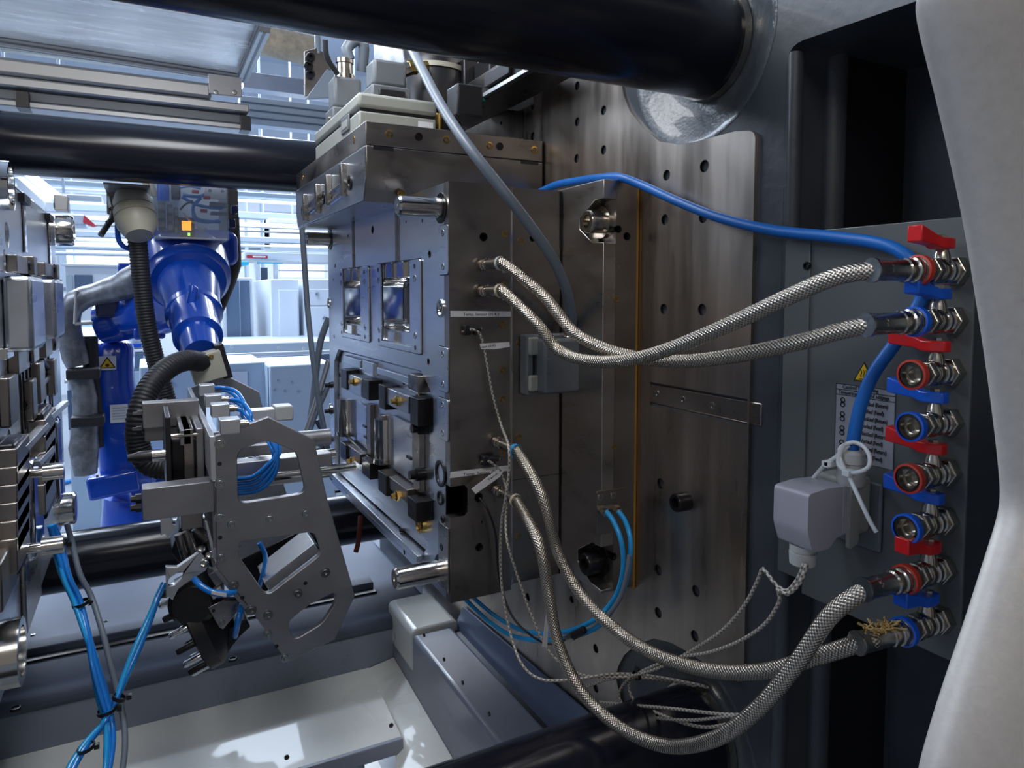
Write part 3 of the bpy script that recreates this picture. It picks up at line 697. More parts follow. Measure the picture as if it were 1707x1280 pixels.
# connection block with the two blue tubes
a, b_ = PY(985, 820, YC), PY(1043, 882, YC)
cb = B().prism(fillet([V((XB-.012, YC-.003, b_.z)), V((b_.x, YC-.003, b_.z)), V((b_.x, YC-.003, a.z)), V((XB-.012, YC-.003, a.z))], .006), (0, .004, 0)).build('connection_plate', M['steel_side'], mo, bevel=.0008)
for x, y in ((1001, 829), (1022, 826)): socket_screw(cb, PY(x, y, YC-.003), -Y_, .006, M['zinc'], h=.3)
for x, y in ((1003, 848), (1026, 847)):
    c = PY(x, y, YC-.003); B().lathe(c, (-.2, -1, -.2), [(0, .0085), (.012, .0085), (.012, .007), (.02, .007)], 6).build('push_fitting', M['nickel'], cb)
# name strips
for pts, s, tx in (([(751, 518), (852, 519), (852, 528), (751, 528)], 'Temp. Sensor DS K2', (772, 526)), ([(749, 787), (851, 775), (852, 784), (750, 797)], 'Temp. Sensor DS', (772, 793))):
    l = FY(pts, YM-.0006); l[0].x = max(l[0].x, XF+.001); st = B().prism(list(reversed(l)), (0, .0005, 0)).build('name_strip', M['wlabel'], mo, smooth=0, label='white lettered strip')
    e = PY(*tx, YM-.0008); w0 = PY(830, tx[1]-5 if 'K2' not in s else tx[1], YM-.0008)
    text(s, e, w0-e, Z_, .0075, M['ink'], st, width=(PY(832, 520, YM)-PY(772, 520, YM)).length*(1. if 'K2' in s else .95))
# grey data connector on the side of the support plate
gc = thing('cable_connector', 'grey heavy duty connector with lever on the mould side', 'connector', PY(925, 655, YM-.03))
def yb(name, m, px0, py0, px1, py1, y0, y1, par, bevel=.002, **k):
    a, b_ = PY(px0, py0, y0), PY(px1, py1, y0); return B().box(a.x, b_.x, y0, y1, b_.z, a.z).build(name, m, par, bevel=bevel, **k)
yb('base_housing', M['conn'], 878, 558, 960, 654, YM-.030, YM-.0005, gc, .004)
yb('hood', M['conn'], 908, 566, 976, 652, YM-.066, YM-.030, gc, .006, seg=3)
lv = yb('locking_lever', M['boxgrey'], 883, 562, 900, 592, YM-.040, YM-.030, gc, .004)
yb('locking_lever', M['boxgrey'], 883, 626, 900, 652, YM-.040, YM-.030, gc, .004)
yb('lever_slot', M['black'], 889, 588, 892, 632, YM-.033, YM-.030, gc, 0)
yb('raised_plate', M['conn'], 911, 598, 921, 622, YM-.068, YM-.066, gc, .001)
g = PY(950, 571, YM-.048)
B().lathe(g-V((0, 0, .012)), Z_, [(0, .017), (.014, .017), (.014, .013), (.024, .013), (.026, .0115), (.034, .011)], 24).build('cable_gland', M['nickel'], gc)
# sensor plugs, small black cable, pads
for x, y in ((777, 549), (808, 765)):
    c = PY(x, y, YM); s = thing('sensor_plug', 'black clip sensor plug %s name strip on the mould side' % ('just below the upper' if y < 600 else 'just above the lower'), 'sensor', c)
    B().box(c.x-.010, c.x+.004, c.y-.016, c.y-.0005, c.z-.010, c.z+.009).build('clip', M['black'], s, bevel=.002)
    B().cyl(c+V((-.004, -.010, .004)), c+V((.022, -.016, .002)), .0055, n=14).build('barrel', M['black'], s)
    B().cyl(c+V((.022, -.016, .002)), c+V((.024, -.0165, .002)), .0042, n=12).build('cap', M['nickel'], s)
    B().box(c.x+.008, c.x+.013, c.y-.022, c.y-.010, c.z-.010, c.z+.002).build('screw_tab', M['black'], s, bevel=.001)
    B().cyl(c+V((-.012, -.006, -.004)), c+V((-.003, -.006, -.004)), .003, n=10).build('pin', M['nickel'], s)

# ================================================================= UPPER SLIDE BLOCK on top of the mould
XT, YT, YT2 = .405, 1.41, 2.14
zt0 = PY(612, 201, YT).z; zt1 = PY(612, 242, YT).z; zt2 = PY(612, 334, YT).z
tb = thing('slide_block', 'steel hot runner block with brass screws overhanging the mould top', 'steel block', (.6, 1.8, zt2))
XR = XP-.004
box('upper_plate', M['steel_side'], XT, XR, YT, YT2, zt1+.0012, zt0, tb, bevel=.0015)
prof = [V((XT, YT, zt1)), V((XT, YT, zt2+.03)), V((XT+.006, YT, zt2)), V((XR, YT, zt2)), V((XR, YT, zt1))]
B().prism([V((XT, YT+.0, zt1)), V((XT, YT, zt2+.045)), V((XT, YT+.02, zt2)), V((XT, YT2-.02, zt2)), V((XT, YT2, zt2+.045)), V((XT, YT2, zt1))], (XR-XT, 0, 0)).build('lower_plate', M['steel_side'], tb, bevel=.0015)
B().prism([V((XT-.003, YT+.002, zt1-.002)), V((XT-.003, YT+.002, zt2+.047)), V((XT-.003, YT+.022, zt2+.003)), V((XT-.003, YT2-.022, zt2+.003)), V((XT-.003, YT2-.002, zt2+.047)), V((XT-.003, YT2-.002, zt1-.002))], (.0032, 0, 0)).build('front_cover', M['steel_face'], tb, smooth=0, bevel=.001)
for x, y in ((649, 223), (744, 233), (816, 243), (891, 250), (669, 323)): socket_screw(tb, PY(x, y, YT), -Y_, .0085, M['brass'], name='brass_plug', h=.12)
for x, y in ((698, 228), (833, 244)):
    c = PY(x, y, YT); B().lathe(c, -Y_, [(0, .0085), (.0015, .0085), (.0015, .0065), (-.0, .006), (.0003, 1e-5)], 20).build('bore', M['black_steel'], tb)
for (x0, x1, y) in ((622, 656, 248), (868, 897, 273)):
    a, b_ = PY(x0, y, YT), PY(x1, y+4, YT); B().box(a.x, b_.x, YT-.001, YT+.003, zt1-.007, zt1).build('lifting_slot', M['black'], tb, smooth=0)
for x, y in ((590, 233), (505, 296)): socket_screw(tb, PX(x, y, XT), -X_, .008, M['brass'], name='brass_plug', h=.12)
# slots with clamping rods on the front cover
def zof(px, py): return PX(px, py, XT-.004)
for xa, ya, xb, yb_ in ((515, 342, 538, 322), (549, 325, 578, 302)):
    for dz in (0, .022):
        B().cyl(zof(xa, ya)+V((0, 0, -dz)), zof(xb, yb_)+V((0, 0, -dz)), .006, n=12).build('rod', M['pin'], tb)
for x, y in ((512, 345), (533, 330), (551, 316), (576, 299)):
    c = zof(x, y); B().box(c.x-.012, c.x+.001, c.y-.009, c.y+.009, c.z-.038, c.z+.034).build('bracket', M['steel'], tb, bevel=.002)
for x, y in ((539, 325), (545, 320), (583, 300), (505, 348)):
    c = zof(x, y); B().lathe(c+V((.001, 0, -.006)), -X_, [(0, .016), (.003, .016), (.003, .008), (.0005, .007), (.0005, 1e-5)], 20).build('eye', M['black_steel'], tb)
# little bracket piece on the mould's top near corner
l = FX([(733, 308), (751, 303), (754, 338), (748, 340)], XF-.006)

# ================================================================= JUNCTION BOX on the block
XJ0, YJ = .425, 1.53
zj = PY(604, 153, YJ).z; xr = PY(727, 180, YJ).x
jb = thing('junction_box', 'beige grey electrical junction box on top of the steel block', 'junction box', (.5, 1.7, zt0))
yfar = 1.97
box('box_body', M['boxgrey'], XJ0, xr, YJ, yfar, zt0+.0005, zj-.040, jb, bevel=.004)
box('lid_seam', M['black'], XJ0+.004, xr-.004, YJ+.004, yfar-.004, zj-.040, zj-.033, jb, bevel=0)
box('lid', M['boxgrey'], XJ0-.002, xr+.002, YJ-.002, yfar+.002, zj-.033, zj, jb, bevel=.008, seg=3)
c = PX(577, 208, XJ0); B().box(XJ0-.004, XJ0, c.y-.035, c.y+.035, c.z-.018, c.z+.018).build('latch_window', M['conn'], jb, bevel=.002)
B().box(XJ0-.005, XJ0-.003, c.y-.025, c.y+.025, c.z-.010, c.z+.008).build('latch_tongue', M['boxgrey'], jb, bevel=.001)
a = PY(697, 203, YJ-.0005); b_ = PY(722, 207, YJ-.0005)
st = B().box(a.x, b_.x, YJ-.001, YJ-.0003, a.z-.012, a.z+.002).build('sticker', M['wlabel'], jb, smooth=0)
def hconn(px0, py0, px1, py1, Y, label, tilt=0):
    a, b_ = PY(px0, py0, Y), PY(px1, py1, Y); t = thing('cable_connector', label, 'connector', ((a.x+b_.x)/2, Y+.03, zj+.0))
    w_ = b_.x-a.x; zb_ = zj+.001
    B().box(a.x-.006, b_.x+.006, Y-.01, Y+.075, zb_, zb_+.045).build('base_housing', M['conn'], t, bevel=.004)
    B().box(a.x, b_.x, Y-.003, Y+.065, zb_+.045, a.z).build('hood', M['conn'], t, bevel=.008, seg=3)
    B().box(a.x+w_*.1, b_.x-w_*.1, Y-.018, Y-.010, zb_+.006, zb_+.034).build('locking_lever', M['black'], t, bevel=.003)
    B().cyl((a.x-.010, Y+.03, zb_+.02), (a.x-.003, Y+.03, zb_+.02), .008, n=12).build('lever_pivot', M['nickel'], t)
    return t, V(((a.x+b_.x)/2, Y+.03, a.z))
t1, c1 = hconn(556, 125, 603, 180, 1.86, 'grey hooded connector with steel gland at the back of the box')
B().lathe(c1, Z_, [(0, .026), (.012, .026), (.012, .021), (.04, .021), (.042, .024), (.052, .024)], 24).build('cable_gland', M['nickel'], t1)
t2, c2 = hconn(622, 96, 678, 150, 1.62, 'grey hooded connector in front of the black motor on the box')
B().lathe(c2+V((.02, .0, -.02)), (1, 0, .5), [(0, .020), (.02, .020), (.02, .017), (.045, .017)], 8).build('cable_gland', M['nickel'], t2)
B().lathe(c2+V((.055, .0, .0)), (1, 0, .2), [(0, .018), (.02, .018), (.02, .014), (.05, .014)], 8).build('cable_gland', M['brass'], t2)

# ================================================================= BALL VALVES on the panel
def valve(px, py, redv, opened, label, px2=None):
    c = PX(px, py, XV); c.y = c.y
    col = M['red'] if redv else M['bluep']
    t = thing('ball_valve', label, 'valve', c, 'ball valves on the panel')
    d = -X_
    B().lathe(c, d, [(0, .0175), (.013, .0175), (.014, .016)], 6).build('hex_nut', M['nickel'], t, bevel=.001)
    B().lathe(c+d*.014, d, [(0, .0125), (.003, .0135), (.004, .0118), (.007, .0118), (.008, .0138), (.012, .0138), (.013, .012), (.016, .0125), (.022, .0145), (.028, .0135), (.031, .011)], 28).build('body', M['nickel'], t)
    B().lathe(c+d*.044, d, [(0, .0150), (.008, .0150), (.009, .0135)], 6).build('hex_collar', M['nickel'], t, bevel=.001)
    B().lathe(c+d*.053, d, [(0, .0120), (.006, .0135), (.020, .0140), (.020, .0108), (.012, .0102), (.012, .0085), (.002, .008), (.002, 1e-5)], 28).build('outlet', M['nickel'], t)
    B().lathe(c+d*.066, d, [(0, .0145), (.001, .0165), (.008, .0165), (.0085, .0142)], 32, cap=False).build('colour_ring', M['redring'] if redv else M['bluep'], t, label='%s ring' % ('red' if redv else 'blue'))
    s = c+d*.030
    B().lathe(s+V((0, 0, .010)), Z_, [(0, .0095), (.008, .0085), (.014, .006), (.018, .006)], 20).build('stem', M['nickel'], t)
    zt_ = s.z+.026
    u = d if opened else V((-.12, 1, 0)).normalized()
    v = Z_.cross(u)
    # handle: round hub, neck and thicker raised grip
    def P3(a, b_, h): return s+u*a+v*b_+V((0, 0, h))
    top = [(-.012, .008), (-.014, 0), (-.012, -.008), (0, -.0105), (.012, -.009), (.022, -.0070), (.050, -.0085), (.050, .0085), (.022, .0070), (.012, .009), (0, .0105)]
    b = B(); n = len(top)
    def lift(a): return 0 if a < .013 else (.004 if a < .03 else .008)
    lo = [P3(a, q_,   .024+lift(a)*.8) for a, q_ in top]; hi = [P3(a, q_, .024+lift(a)+(.0120 if a < .03 else .0165)) for a, q_ in top]
    vs = lo+hi; cl = P3(0, 0, .026); ch = P3(0, 0, .0345); m = P3(.022, 0, .030); mh = P3(.022, 0, .0385); e = P3(.05, 0, .034); eh = P3(.05, 0, .0455)
    fs = [(i, (i+1) % n, n+(i+1) % n, n+i) for i in range(n)]
    tri = [(0, 1, 2), (0, 2, 3), (0, 3, 10), (10, 3, 9), (9, 3, 4), (9, 4, 8), (8, 4, 5), (8, 5, 6), (8, 6, 7)]
    fs += [tuple(reversed(q_)) for q_ in tri] + [tuple(n+i for i in q_) for q_ in tri]
    h = b.add(vs, fs).build('handle', col, t, bevel=.0015, label='%s lever handle' % ('red' if redv else 'blue'))
    B().lathe(s+V((0, 0, .0360)), Z_, [(0, .0055), (.0035, .0055), (.0035, 1e-5)], 6).build('handle_nut', M['nickel'], h)
    return c, d
vd = [(1596, 452, 1, 1, 'topmost red handled ball valve, with a steel hose on it'), (1590, 534, 0, 1, 'upper blue handled ball valve with a steel hose on it'),
      (1586, 619, 1, 0, 'open ended red ball valve just below the upper hose pair'), (1583, 702, 0, 0, 'open ended blue ball valve beside the silver label sheet'),
      (1580, 785, 1, 0, 'open ended red ball valve between the two open blue ones'), (1576, 865, 0, 0, 'open ended blue ball valve level with the pale plug'),
      (1573, 946, 1, 1, 'lower red handled ball valve with a steel hose on it'), (1570, 1030, 0, 1, 'lowest blue handled ball valve, with a hose wrapped in hemp')]
VC = [valve(*v)[0] for v in vd]

# ================================================================= BRAIDED STEEL HOSES
def hose(label, start, px_pts, endc, ferr=.048, hemp=False, tie_=None):
    e0 = PY(*start, YM)                                   # fitting screwed in the mould side
    t = thing('braided_hose', label, 'hose', e0, 'braided steel temperature hoses')
    d0 = V((.10, -1, .0)) if start[1] < 600 else V((.14, -1, -.10)); d0 = d0.normalized()
    B().lathe(e0, d0, [(0, .0095), (.006, .0095), (.007, .0115), (.011, .0115), (.012, .0095), (.015, .0118), (.020, .0118), (.021, .009), (.026, .010)], 22).build('coupling', M['nickel'], t)
    B().lathe(e0+d0*.024, d0, [(0, .0095), (.042, .0100), (.043, .0115), (.049, .0115)], 22).build('ferrule', M['zinc'], t)
    z = thing('cable_tie', tie_[1], 'cable tie', e0+d0*.066)
    B().lathe(e0+d0*.064, d0, [(0, .0112), (0, .0128), (.006, .0128), (.006, .0112)], 20, cap=False).build('band', M[tie_[0]], z)
    c = e0+d0*.067; B().box(c.x+.004, c.x+.016, c.y-.004, c.y+.002, c.z-.017, c.z-.011).build('tail', M['gland'], z)
    dd = -X_
    e1 = endc+dd*.075
    tgt = PX(*px_pts[-1][:2], px_pts[-1][2])
    df = (tgt-e1).normalized()
    dj = (dd+df*.9).normalized()
    B().lathe(e1+X_*.004, dj, [(0, .0125), (.004, .0138), (.009, .0138), (.010, .0120), (.015, .0132), (.020, .0132), (.022, .0115)], 24).build('coupling', M['nickel'], t)
    B().lathe(e1+dj*.018, dj, [(0, .0115), (ferr-.012, .0118), (ferr-.010, .0132), (ferr-.006, .0132)], 24).build('ferrule', M['zinc'], t)
    if hemp:
        b = B(); random.seed(3)
        for k in range(70):
            p0 = e1+dj*random.uniform(.012, .045)+V((0, random.uniform(-.010, .006), .0112)); p1 = p0+V((random.uniform(-.014, .010), random.uniform(-.01, .01), random.uniform(-.001, .006)))
            b.cyl(p0, p1, .0009, n=5)
        b.build('hemp_fibres', M['hemp'], t, label='frayed tan sealing hemp')
    pts = [e0+d0*.060, e0+d0*.074]+[PX(*p) for p in px_pts[:-1]]+[e1+dj*(ferr+.002), e1+dj*(ferr-.012)]
    B().tube(pts, .0098, n=20, step=.006, uv=True).build('braid', M['braid'], t, smooth=80)
    return pts
hose('upper steel hose from the mould, passing behind the other at the crossing', (803, 441), [(905, 492, .600), (955, 552, .622), (1010, 582, .642), (1070, 597, .657), (1140, 602, .668), (1230, 592, .675), (1330, 571, .680), (1400, 552, .684), (1430, 545, .685)], VC[1], tie_=('gland', 'white tie round the upper fitting of the upper hose'))
hose('steel hose crossing in front and rising to the topmost red valve', (803, 485), [(893, 537, .590), (930, 582, .615), (975, 600, .622), (1030, 602, .630), (1100, 587, .638), (1200, 548, .648), (1310, 497, .660), (1395, 461, .672), (1430, 452, .676)], VC[0], tie_=('tan', 'pinkish tie round the second fitting on the mould'))
hose('lower steel hose sweeping down right to the lowest blue valve', (826, 735), [(905, 830, .600), (930, 920, .625), (972, 995, .645), (1030, 1052, .660), (1095, 1092, .668), (1180, 1117, .675), (1270, 1119, .680), (1350, 1098, .684), (1420, 1068, .687)], VC[7], hemp=True, tie_=('tube_light', 'pale blue tie round the third hose fitting on the mould'))
hose('lowest steel hose hanging in a deep loop up to the lower red valve', (826, 815), [(898, 905, .575), (914, 985, .585), (930, 1070, .595), (968, 1150, .61), (1030, 1210, .63), (1110, 1243, .645), (1190, 1232, .638), (1260, 1185, .642), (1325, 1110, .652), (1385, 1025, .665), (1430, 982, .680)], VC[6], tie_=('tan', 'pink tie round the lowest hose fitting on the mould'))
# ================================================================= CABLES AND TUBES
def cable(name, label, pts, r, m, cat='cable', group=None, n=12, step=None, uv=False, smooth=80, mod=None, parent=None):
    o = B().tube(pts, r, n=n, step=step, uv=uv, mod=mod).build(name, m, parent, smooth=smooth)
    if parent is None: tag(o, label, cat, group)
    elif label: o['label'] = label
    return o
cable('power_cable', 'thick bright blue cable running from behind the mould past the valves to the plug',
      [PX(880, 330, .79), PX(925, 309, .79), PX(965, 301, .785), PX(1005, 296, .775), PX(1035, 296, .775), PX(1075, 311, .790), PX(1130, 336, .795), PX(1200, 363, .797), PX(1290, 384, .797), PX(1390, 395, .797), PX(1465, 406, .795), PX(1508, 424, .797), PX(1533, 455, .803), PX(1537, 495, .803), PX(1522, 525, .800), PX(1492, 572, .792), PX(1458, 620, .784), PX(1437, 668, .778), PX(1425, 720, .774), PX(1420, 758, .772)], .0078, M['cable_blue'], n=16)
gl = [PX(600, -40, .6)]
cable('grey_cable', 'thick grey cable hanging from behind the top tie bar to the side connector',
      [PY(676, 60, 1.60), PY(702, 112, 1.40), PY(735, 175, 1.27), PY(778, 240, 1.16), PY(835, 313, 1.10), PY(885, 378, 1.085), PY(922, 432, 1.085), PY(943, 480, 1.10), PY(952, 520, 1.13), PY(953, 545, YM-.048), PY(952, 560, YM-.048)], [.0098]*11, M['cable_grey'], n=16)
for k, (l, lb) in enumerate((([PY(583, 100, 1.88), PY(578, 82, 1.88), PY(592, 68, 1.88), PY(606, 74, 1.88), PY(603, 120, 1.9)], 'short grey conduit bend above the rear connector'),
    ([PY(542, 66, 1.8), PY(545, 95, 1.82), PY(562, 122, 1.86)], 'thin dark cable looping down left of the rear connector'))):
    cable('conduit', lb, l, .015 if k == 0 else .007, M['cable_grey'] if k == 0 else M['cable_dark'])
# blue air tubes on the mould side
cb_a, cb_b = PY(1010, 852, YC-.02), PY(1030, 852, YC-.02)
cable('air_tube', 'left light blue air tube curving down from the connection plate', [cb_a, PY(1022, 868, 1.02), PY(1035, 900, 1.0), PY(1039, 940, 1.0), PY(1032, 980, 1.01), PY(1015, 1010, 1.03), PY(985, 1036, 1.05), PY(940, 1053, 1.10), PY(880, 1053, 1.20), PY(830, 1030, 1.3), PY(788, 995, 1.4), PY(775, 980, 1.45)], .0047, M['tube_light'], 'air tube', 'blue air tubes of the mould', uv=False)
cable('air_tube', 'right light blue air tube beside the grey sensor cable', [cb_b, PY(1042, 868, 1.02), PY(1051, 900, 1.0), PY(1049, 940, 1.0), PY(1040, 980, 1.01), PY(1022, 1015, 1.03), PY(990, 1048, 1.05), PY(930, 1066, 1.12), PY(865, 1063, 1.22), PY(820, 1040, 1.3), PY(775, 998, 1.4), PY(765, 985, 1.45)], .0047, M['tube_light'], 'air tube', 'blue air tubes of the mould')
cable('sensor_cable', 'dark grey cable following the right blue tube around the mould corner', [PY(1049, 925, .985), PY(1046, 950, .985), PY(1036, 990, .995), PY(1018, 1020, 1.01), PY(1000, 1036, 1.03)], .0042, M['cable_grey'])
c0, c1_ = PY(998, 1037, 1.03), PY(955, 1060, 1.07)
jn = thing('cable_joint', 'black shrink sleeve joint with nickel end on the blue tubes', 'connector', c1_)
B().lathe(c1_, c0-c1_, [(0, .0075), (.028, .0075), (.030, .005)], 16).build('sleeve', M['black'], jn)
B().lathe(c1_, c1_-c0, [(0, .0085), (.010, .0085), (.010, .0055), (.016, .0055)], 6).build('nickel_end', M['nickel'], jn)
cable('sensor_wire', 'thin black wire from a bore in the mould side down to the joint', [PY(799, 830, YM-.003), PY(812, 848, YM-.02), PY(826, 890, YM-.02), PY(832, 960, YM-.02), PY(850, 1020, 1.15), PY(880, 1055, 1.12), PY(915, 1073, 1.10), PY(950, 1063, 1.075)], .0022, M['black'])
# thermocouple wires, speckled
def tw(lb, l, r=.0025): return cable('sensor_wire', lb, l, r, M['wire'], 'sensor wire', 'speckled sensor wires', n=10, step=.008, uv=True)
yw = YM-.02
up_pts = [PY(784, 549, yw), PY(797, 553, yw), PY(806, 575, yw), PY(814, 620, yw), PY(823, 665, yw), PY(836, 710, yw-.01), PY(848, 745, 1.09), PY(848, 790, 1.09), PY(842, 835, 1.10), PY(836, 870, 1.12), PY(834, 930, 1.14), PY(838, 990, 1.14), PY(852, 1060, 1.12), PY(872, 1110, 1.08), PY(905, 1133, 1.05), PY(960, 1132, 1.0), PY(1010, 1124, .97), PY(1060, 1124, .95), PY(1110, 1131, .93), PY(1170, 1143, .90), PY(1225, 1162, .88), PY(1250, 1182, .86)]
tw('speckled grey wire running from the upper sensor plug down the mould side', up_pts)
lo_pts = [PY(814, 768, yw), PY(828, 778, yw), PY(840, 800, yw), PY(846, 830, yw-.01), PY(843, 862, yw-.01), PY(846, 905, 1.14), PY(866, 970, 1.13), PY(888, 1030, 1.11), PY(915, 1085, 1.08), PY(950, 1115, 1.04), PY(985, 1127, .99), PY(1060, 1129, .945), PY(1130, 1137, .93), PY(1190, 1153, .9), PY(1240, 1172, .87)]
tw('speckled grey wire running from the lower sensor plug', lo_pts)
plug_out = PX(1345, 945, .69)
tw('speckled wire from the pale plug curving down to the wire bundle, inner one', [PX(1341, 938, .70), PX(1330, 965, .70), PX(1310, 985, .70), PX(1288, 968, .70), PX(1272, 948, .705), PX(1262, 970, .71), PX(1240, 1010, .72), PX(1205, 1050, .73), PX(1160, 1080, .735), PX(1110, 1108, .735), PX(1065, 1124, .73), PX(1010, 1133, .72), PX(975, 1146, .71)])
tw('speckled wire from the pale plug curving down to the wire bundle, outer one', [PX(1345, 940, .70), PX(1334, 970, .695), PX(1313, 990, .695), PX(1296, 982, .695), PX(1300, 1000, .70), PX(1275, 1040, .71), PX(1230, 1070, .72), PX(1180, 1088, .73), PX(1130, 1096, .735), PX(1085, 1112, .735), PX(1058, 1126, .735), PX(1040, 1140, .735), PX(1032, 1160, .735), PX(1045, 1182, .735), PX(1085, 1195, .735), PX(1150, 1200, .735), PX(1210, 1194, .735), PX(1255, 1190, .735)])
tw('speckled wire looping below the black tie over the lower tie bar', [PX(1058, 1126, .74), PX(1048, 1145, .74), PX(1060, 1170, .74), PX(1095, 1188, .74), PX(1140, 1205, .74), PX(1180, 1212, .745), PX(1225, 1203, .75), PX(1252, 1192, .75)])
tw('speckled wire lying straight across the lower tie bar', [PX(1000, 1170, .72), PX(1050, 1175, .725), PX(1120, 1181, .73), PX(1200, 1190, .735), PX(1262, 1192, .745)])
c = PX(1062, 1125, .735); z = thing('cable_tie', 'black tie holding the speckled wires together above the lower tie bar', 'cable tie', c)
B().lathe(c+V((-.004, 0, 0)), X_, [(0, .0075), (.0, .009), (.006, .009), (.006, .0075)], 16, cap=False).build('band', M['black'], z)
B().box(c.x-.003, c.x+.003, c.y-.004, c.y+.004, c.z+.007, c.z+.013).build('head', M['black'], z)
# flags on wires
def flag(pts, Y, s, tp, label, size=.006):
    l = FY(pts, Y); o = B().prism(list(reversed(l)), (0, .0008, 0)).build('wire_label', M['wlabel'], None, smooth=0); tag(o, label, 'label')
    if s:
        a, b_ = PY(*tp[0], Y-.0004), PY(*tp[1], Y-.0004); text(s, a, b_-a, Z_, size, M['ink'], o, width=(b_-a).length)
    return o
flag([(800, 573), (849, 570), (850, 578), (825, 582), (802, 582)], YM-.026, 'nsor DS K2', ((803, 580), (826, 577)), 'white flag on the upper sensor wire, below its plug')
flag([(786, 815), (830, 782), (839, 786), (833, 795), (793, 823)], YM-.028, 'Temp. S', ((814, 802), (836, 785)), 'slanting white flag on the lower sensor wire')
flag([(911, 1021), (916, 1022), (912, 1079), (904, 1078)], 1.075, None, None, 'small white flag hanging on the blue tubes under the mould')

# ================================================================= PALE PLUG on the panel
pg = thing('wall_plug', 'pale grey plug and socket below the end of the thick blue cable', 'plug', PX(1440, 910, XV))
a, b_ = PX(1395, 800, XV), PX(1468, 905, XV)
cyp = (a.y+b_.y)/2
B().box(XV-.006, XV-.0005, b_.y-.003, a.y+.004, PX(1435, 908, XV).z, PX(1435, 797, XV).z).build('mounting_plate', M['conn'], pg, bevel=.004)
zp1, zp0 = PX(1420, 800, .77).z, PX(1420, 900, .77).z
hy0, hy1 = b_.y+.010, a.y-.004
B().box(XV-.046, XV-.006, hy0, hy1, zp0+.004, zp1).build('socket_housing', M['boxgrey'], pg, bevel=.005, seg=3)
B().prism(fillet([V((XV-.050, hy0-.004, zp1+.004)), V((XV-.022, hy0-.004, zp1+.002)), V((XV-.022, hy0-.004, zp1-.02)), V((XV-.034, hy0-.004, zp1-.03)), V((XV-.034, hy0-.004, zp0-.004)), V((XV-.052, hy0-.004, zp0-.010)), V((XV-.052, hy0-.004, zp0+.01))], .005), (0, .005, 0)).build('locking_lever', M['boxgrey'], pg, bevel=.001)
zh1, zh0 = PX(1330, 812, .70).z, PX(1330, 912, .70).z
prof = [V((XV-.046, hy0, zp1-.006)), V((XV-.090, hy0, zp1-.004)), V((XV-.122, hy0, zh1-.002)), V((XV-.122, hy0, zh0+.026)), V((XV-.112, hy0, zh0)), V((XV-.082, hy0, zh0)), V((XV-.070, hy0, zp0+.008)), V((XV-.046, hy0, zp0+.010))]
B().prism(fillet(prof, .006), (0, hy1-hy0, 0)).build('hood', M['hood'], pg, bevel=.004, seg=3)
for k in range(3): B().box(XV-.052-k*.004, XV-.0505-k*.004, hy0-.0008, hy1+.0008, zp0+.012, zp1-.006).build('grip_rib', M['hood'], pg, bevel=.0003)
gc_ = V((XV-.098, (hy0+hy1)/2, zh0))
B().lathe(gc_, -Z_, [(0, .016), (.007, .016), (.0075, .0145), (.009, .0145), (.0095, .0165), (.024, .0155), (.027, .011), (.027, .004)], 28).build('gland', M['gland'], pg)
g = PX(1420, 757, .772)
B().lathe(g+V((0, 0, .006)), -Z_, [(0, .011), (.004, .0155), (.016, .0165), (.017, .0145), (.020, .0145), (.021, .017), (.036, .017), (.044, .015)], 28).build('gland', M['gland'], pg)
def tie(lb, l, r=.0022, head=None, m='white'):
    o = thing('cable_tie', lb, 'cable tie', l[0])
    B().tube(l, r, n=8).build('strap', M[m], o, smooth=80)
    h = head if head is not None else l[-1]
    B().obox(h, (.006, 0, 0), (0, .005, 0), (0, 0, .004)).build('head', M[m], o, bevel=.001)
    return o
XQ = .752
tie('white cable tie whose long tail hangs down right over the plug', [PX(1408, 740, XQ), PX(1400, 760, XQ), PX(1408, 782, XQ-.004), PX(1416, 796, XQ-.006), PX(1432, 830, XQ-.014), PX(1450, 868, XQ-.014), PX(1461, 887, XQ-.012)], .0026, PX(1414, 788, XQ-.006))
tie('white cable tie whose tail points down left behind the plug', [PX(1415, 742, XQ+.012), PX(1393, 762, XQ), PX(1375, 775, XQ), PX(1340, 815, XQ+.004), PX(1302, 850, XQ+.008)], .0026, PX(1380, 773, XQ))
tie('white cable tie looped round the gland of the blue cable', [PX(1400, 752, XQ), PX(1398, 775, XQ-.004), PX(1420, 788, XQ-.006), PX(1446, 780, XQ-.002), PX(1450, 762, XQ+.006), PX(1440, 745, XQ+.014), PX(1422, 737, XQ+.012), PX(1402, 745, XQ+.004), PX(1400, 752, XQ)], .0026, PX(1384, 772, XQ))

# ================================================================= LABELS on the panel
XL = XV-.0006
a = PX(1394, 638, XL); b_ = PX(1494, 640, XL); y_a, y_b = a.y, b_.y; zt_ = PX(1394, 638, XL).z; zb_ = PX(1440, 772, XL).z
ls = tag(B().box(XL, XL+.0005, y_b, y_a, zb_, zt_).build('label_sheet', M['slabel'], None, smooth=0), 'silver printed label sheet listing feeds and returns behind the blue cable', 'label')
H = zt_-zb_; W_ = y_a-y_b
def lx(u, v): return V((XL-.0004, y_a-W_*u, zt_-H*v))
b = B()
for v in (.0, .075, .145): b.box(XL-.0003, XL, y_b, y_a, zt_-H*v-.0009, zt_-H*v)
b.box(XL-.0003, XL, y_a-.0006, y_a, zb_, zt_).box(XL-.0003, XL, y_b, y_b+.0006, zb_, zt_)
b.build('ruled_lines', M['ink'], ls, smooth=0)
text('Caution! Not closing', lx(.12, .062), -Y_, Z_, .0078, M['ink'], ls, width=W_*.6)
text('Temperature control settings', lx(.05, .135), -Y_, Z_, .0070, M['ink'], ls, width=W_*.85)
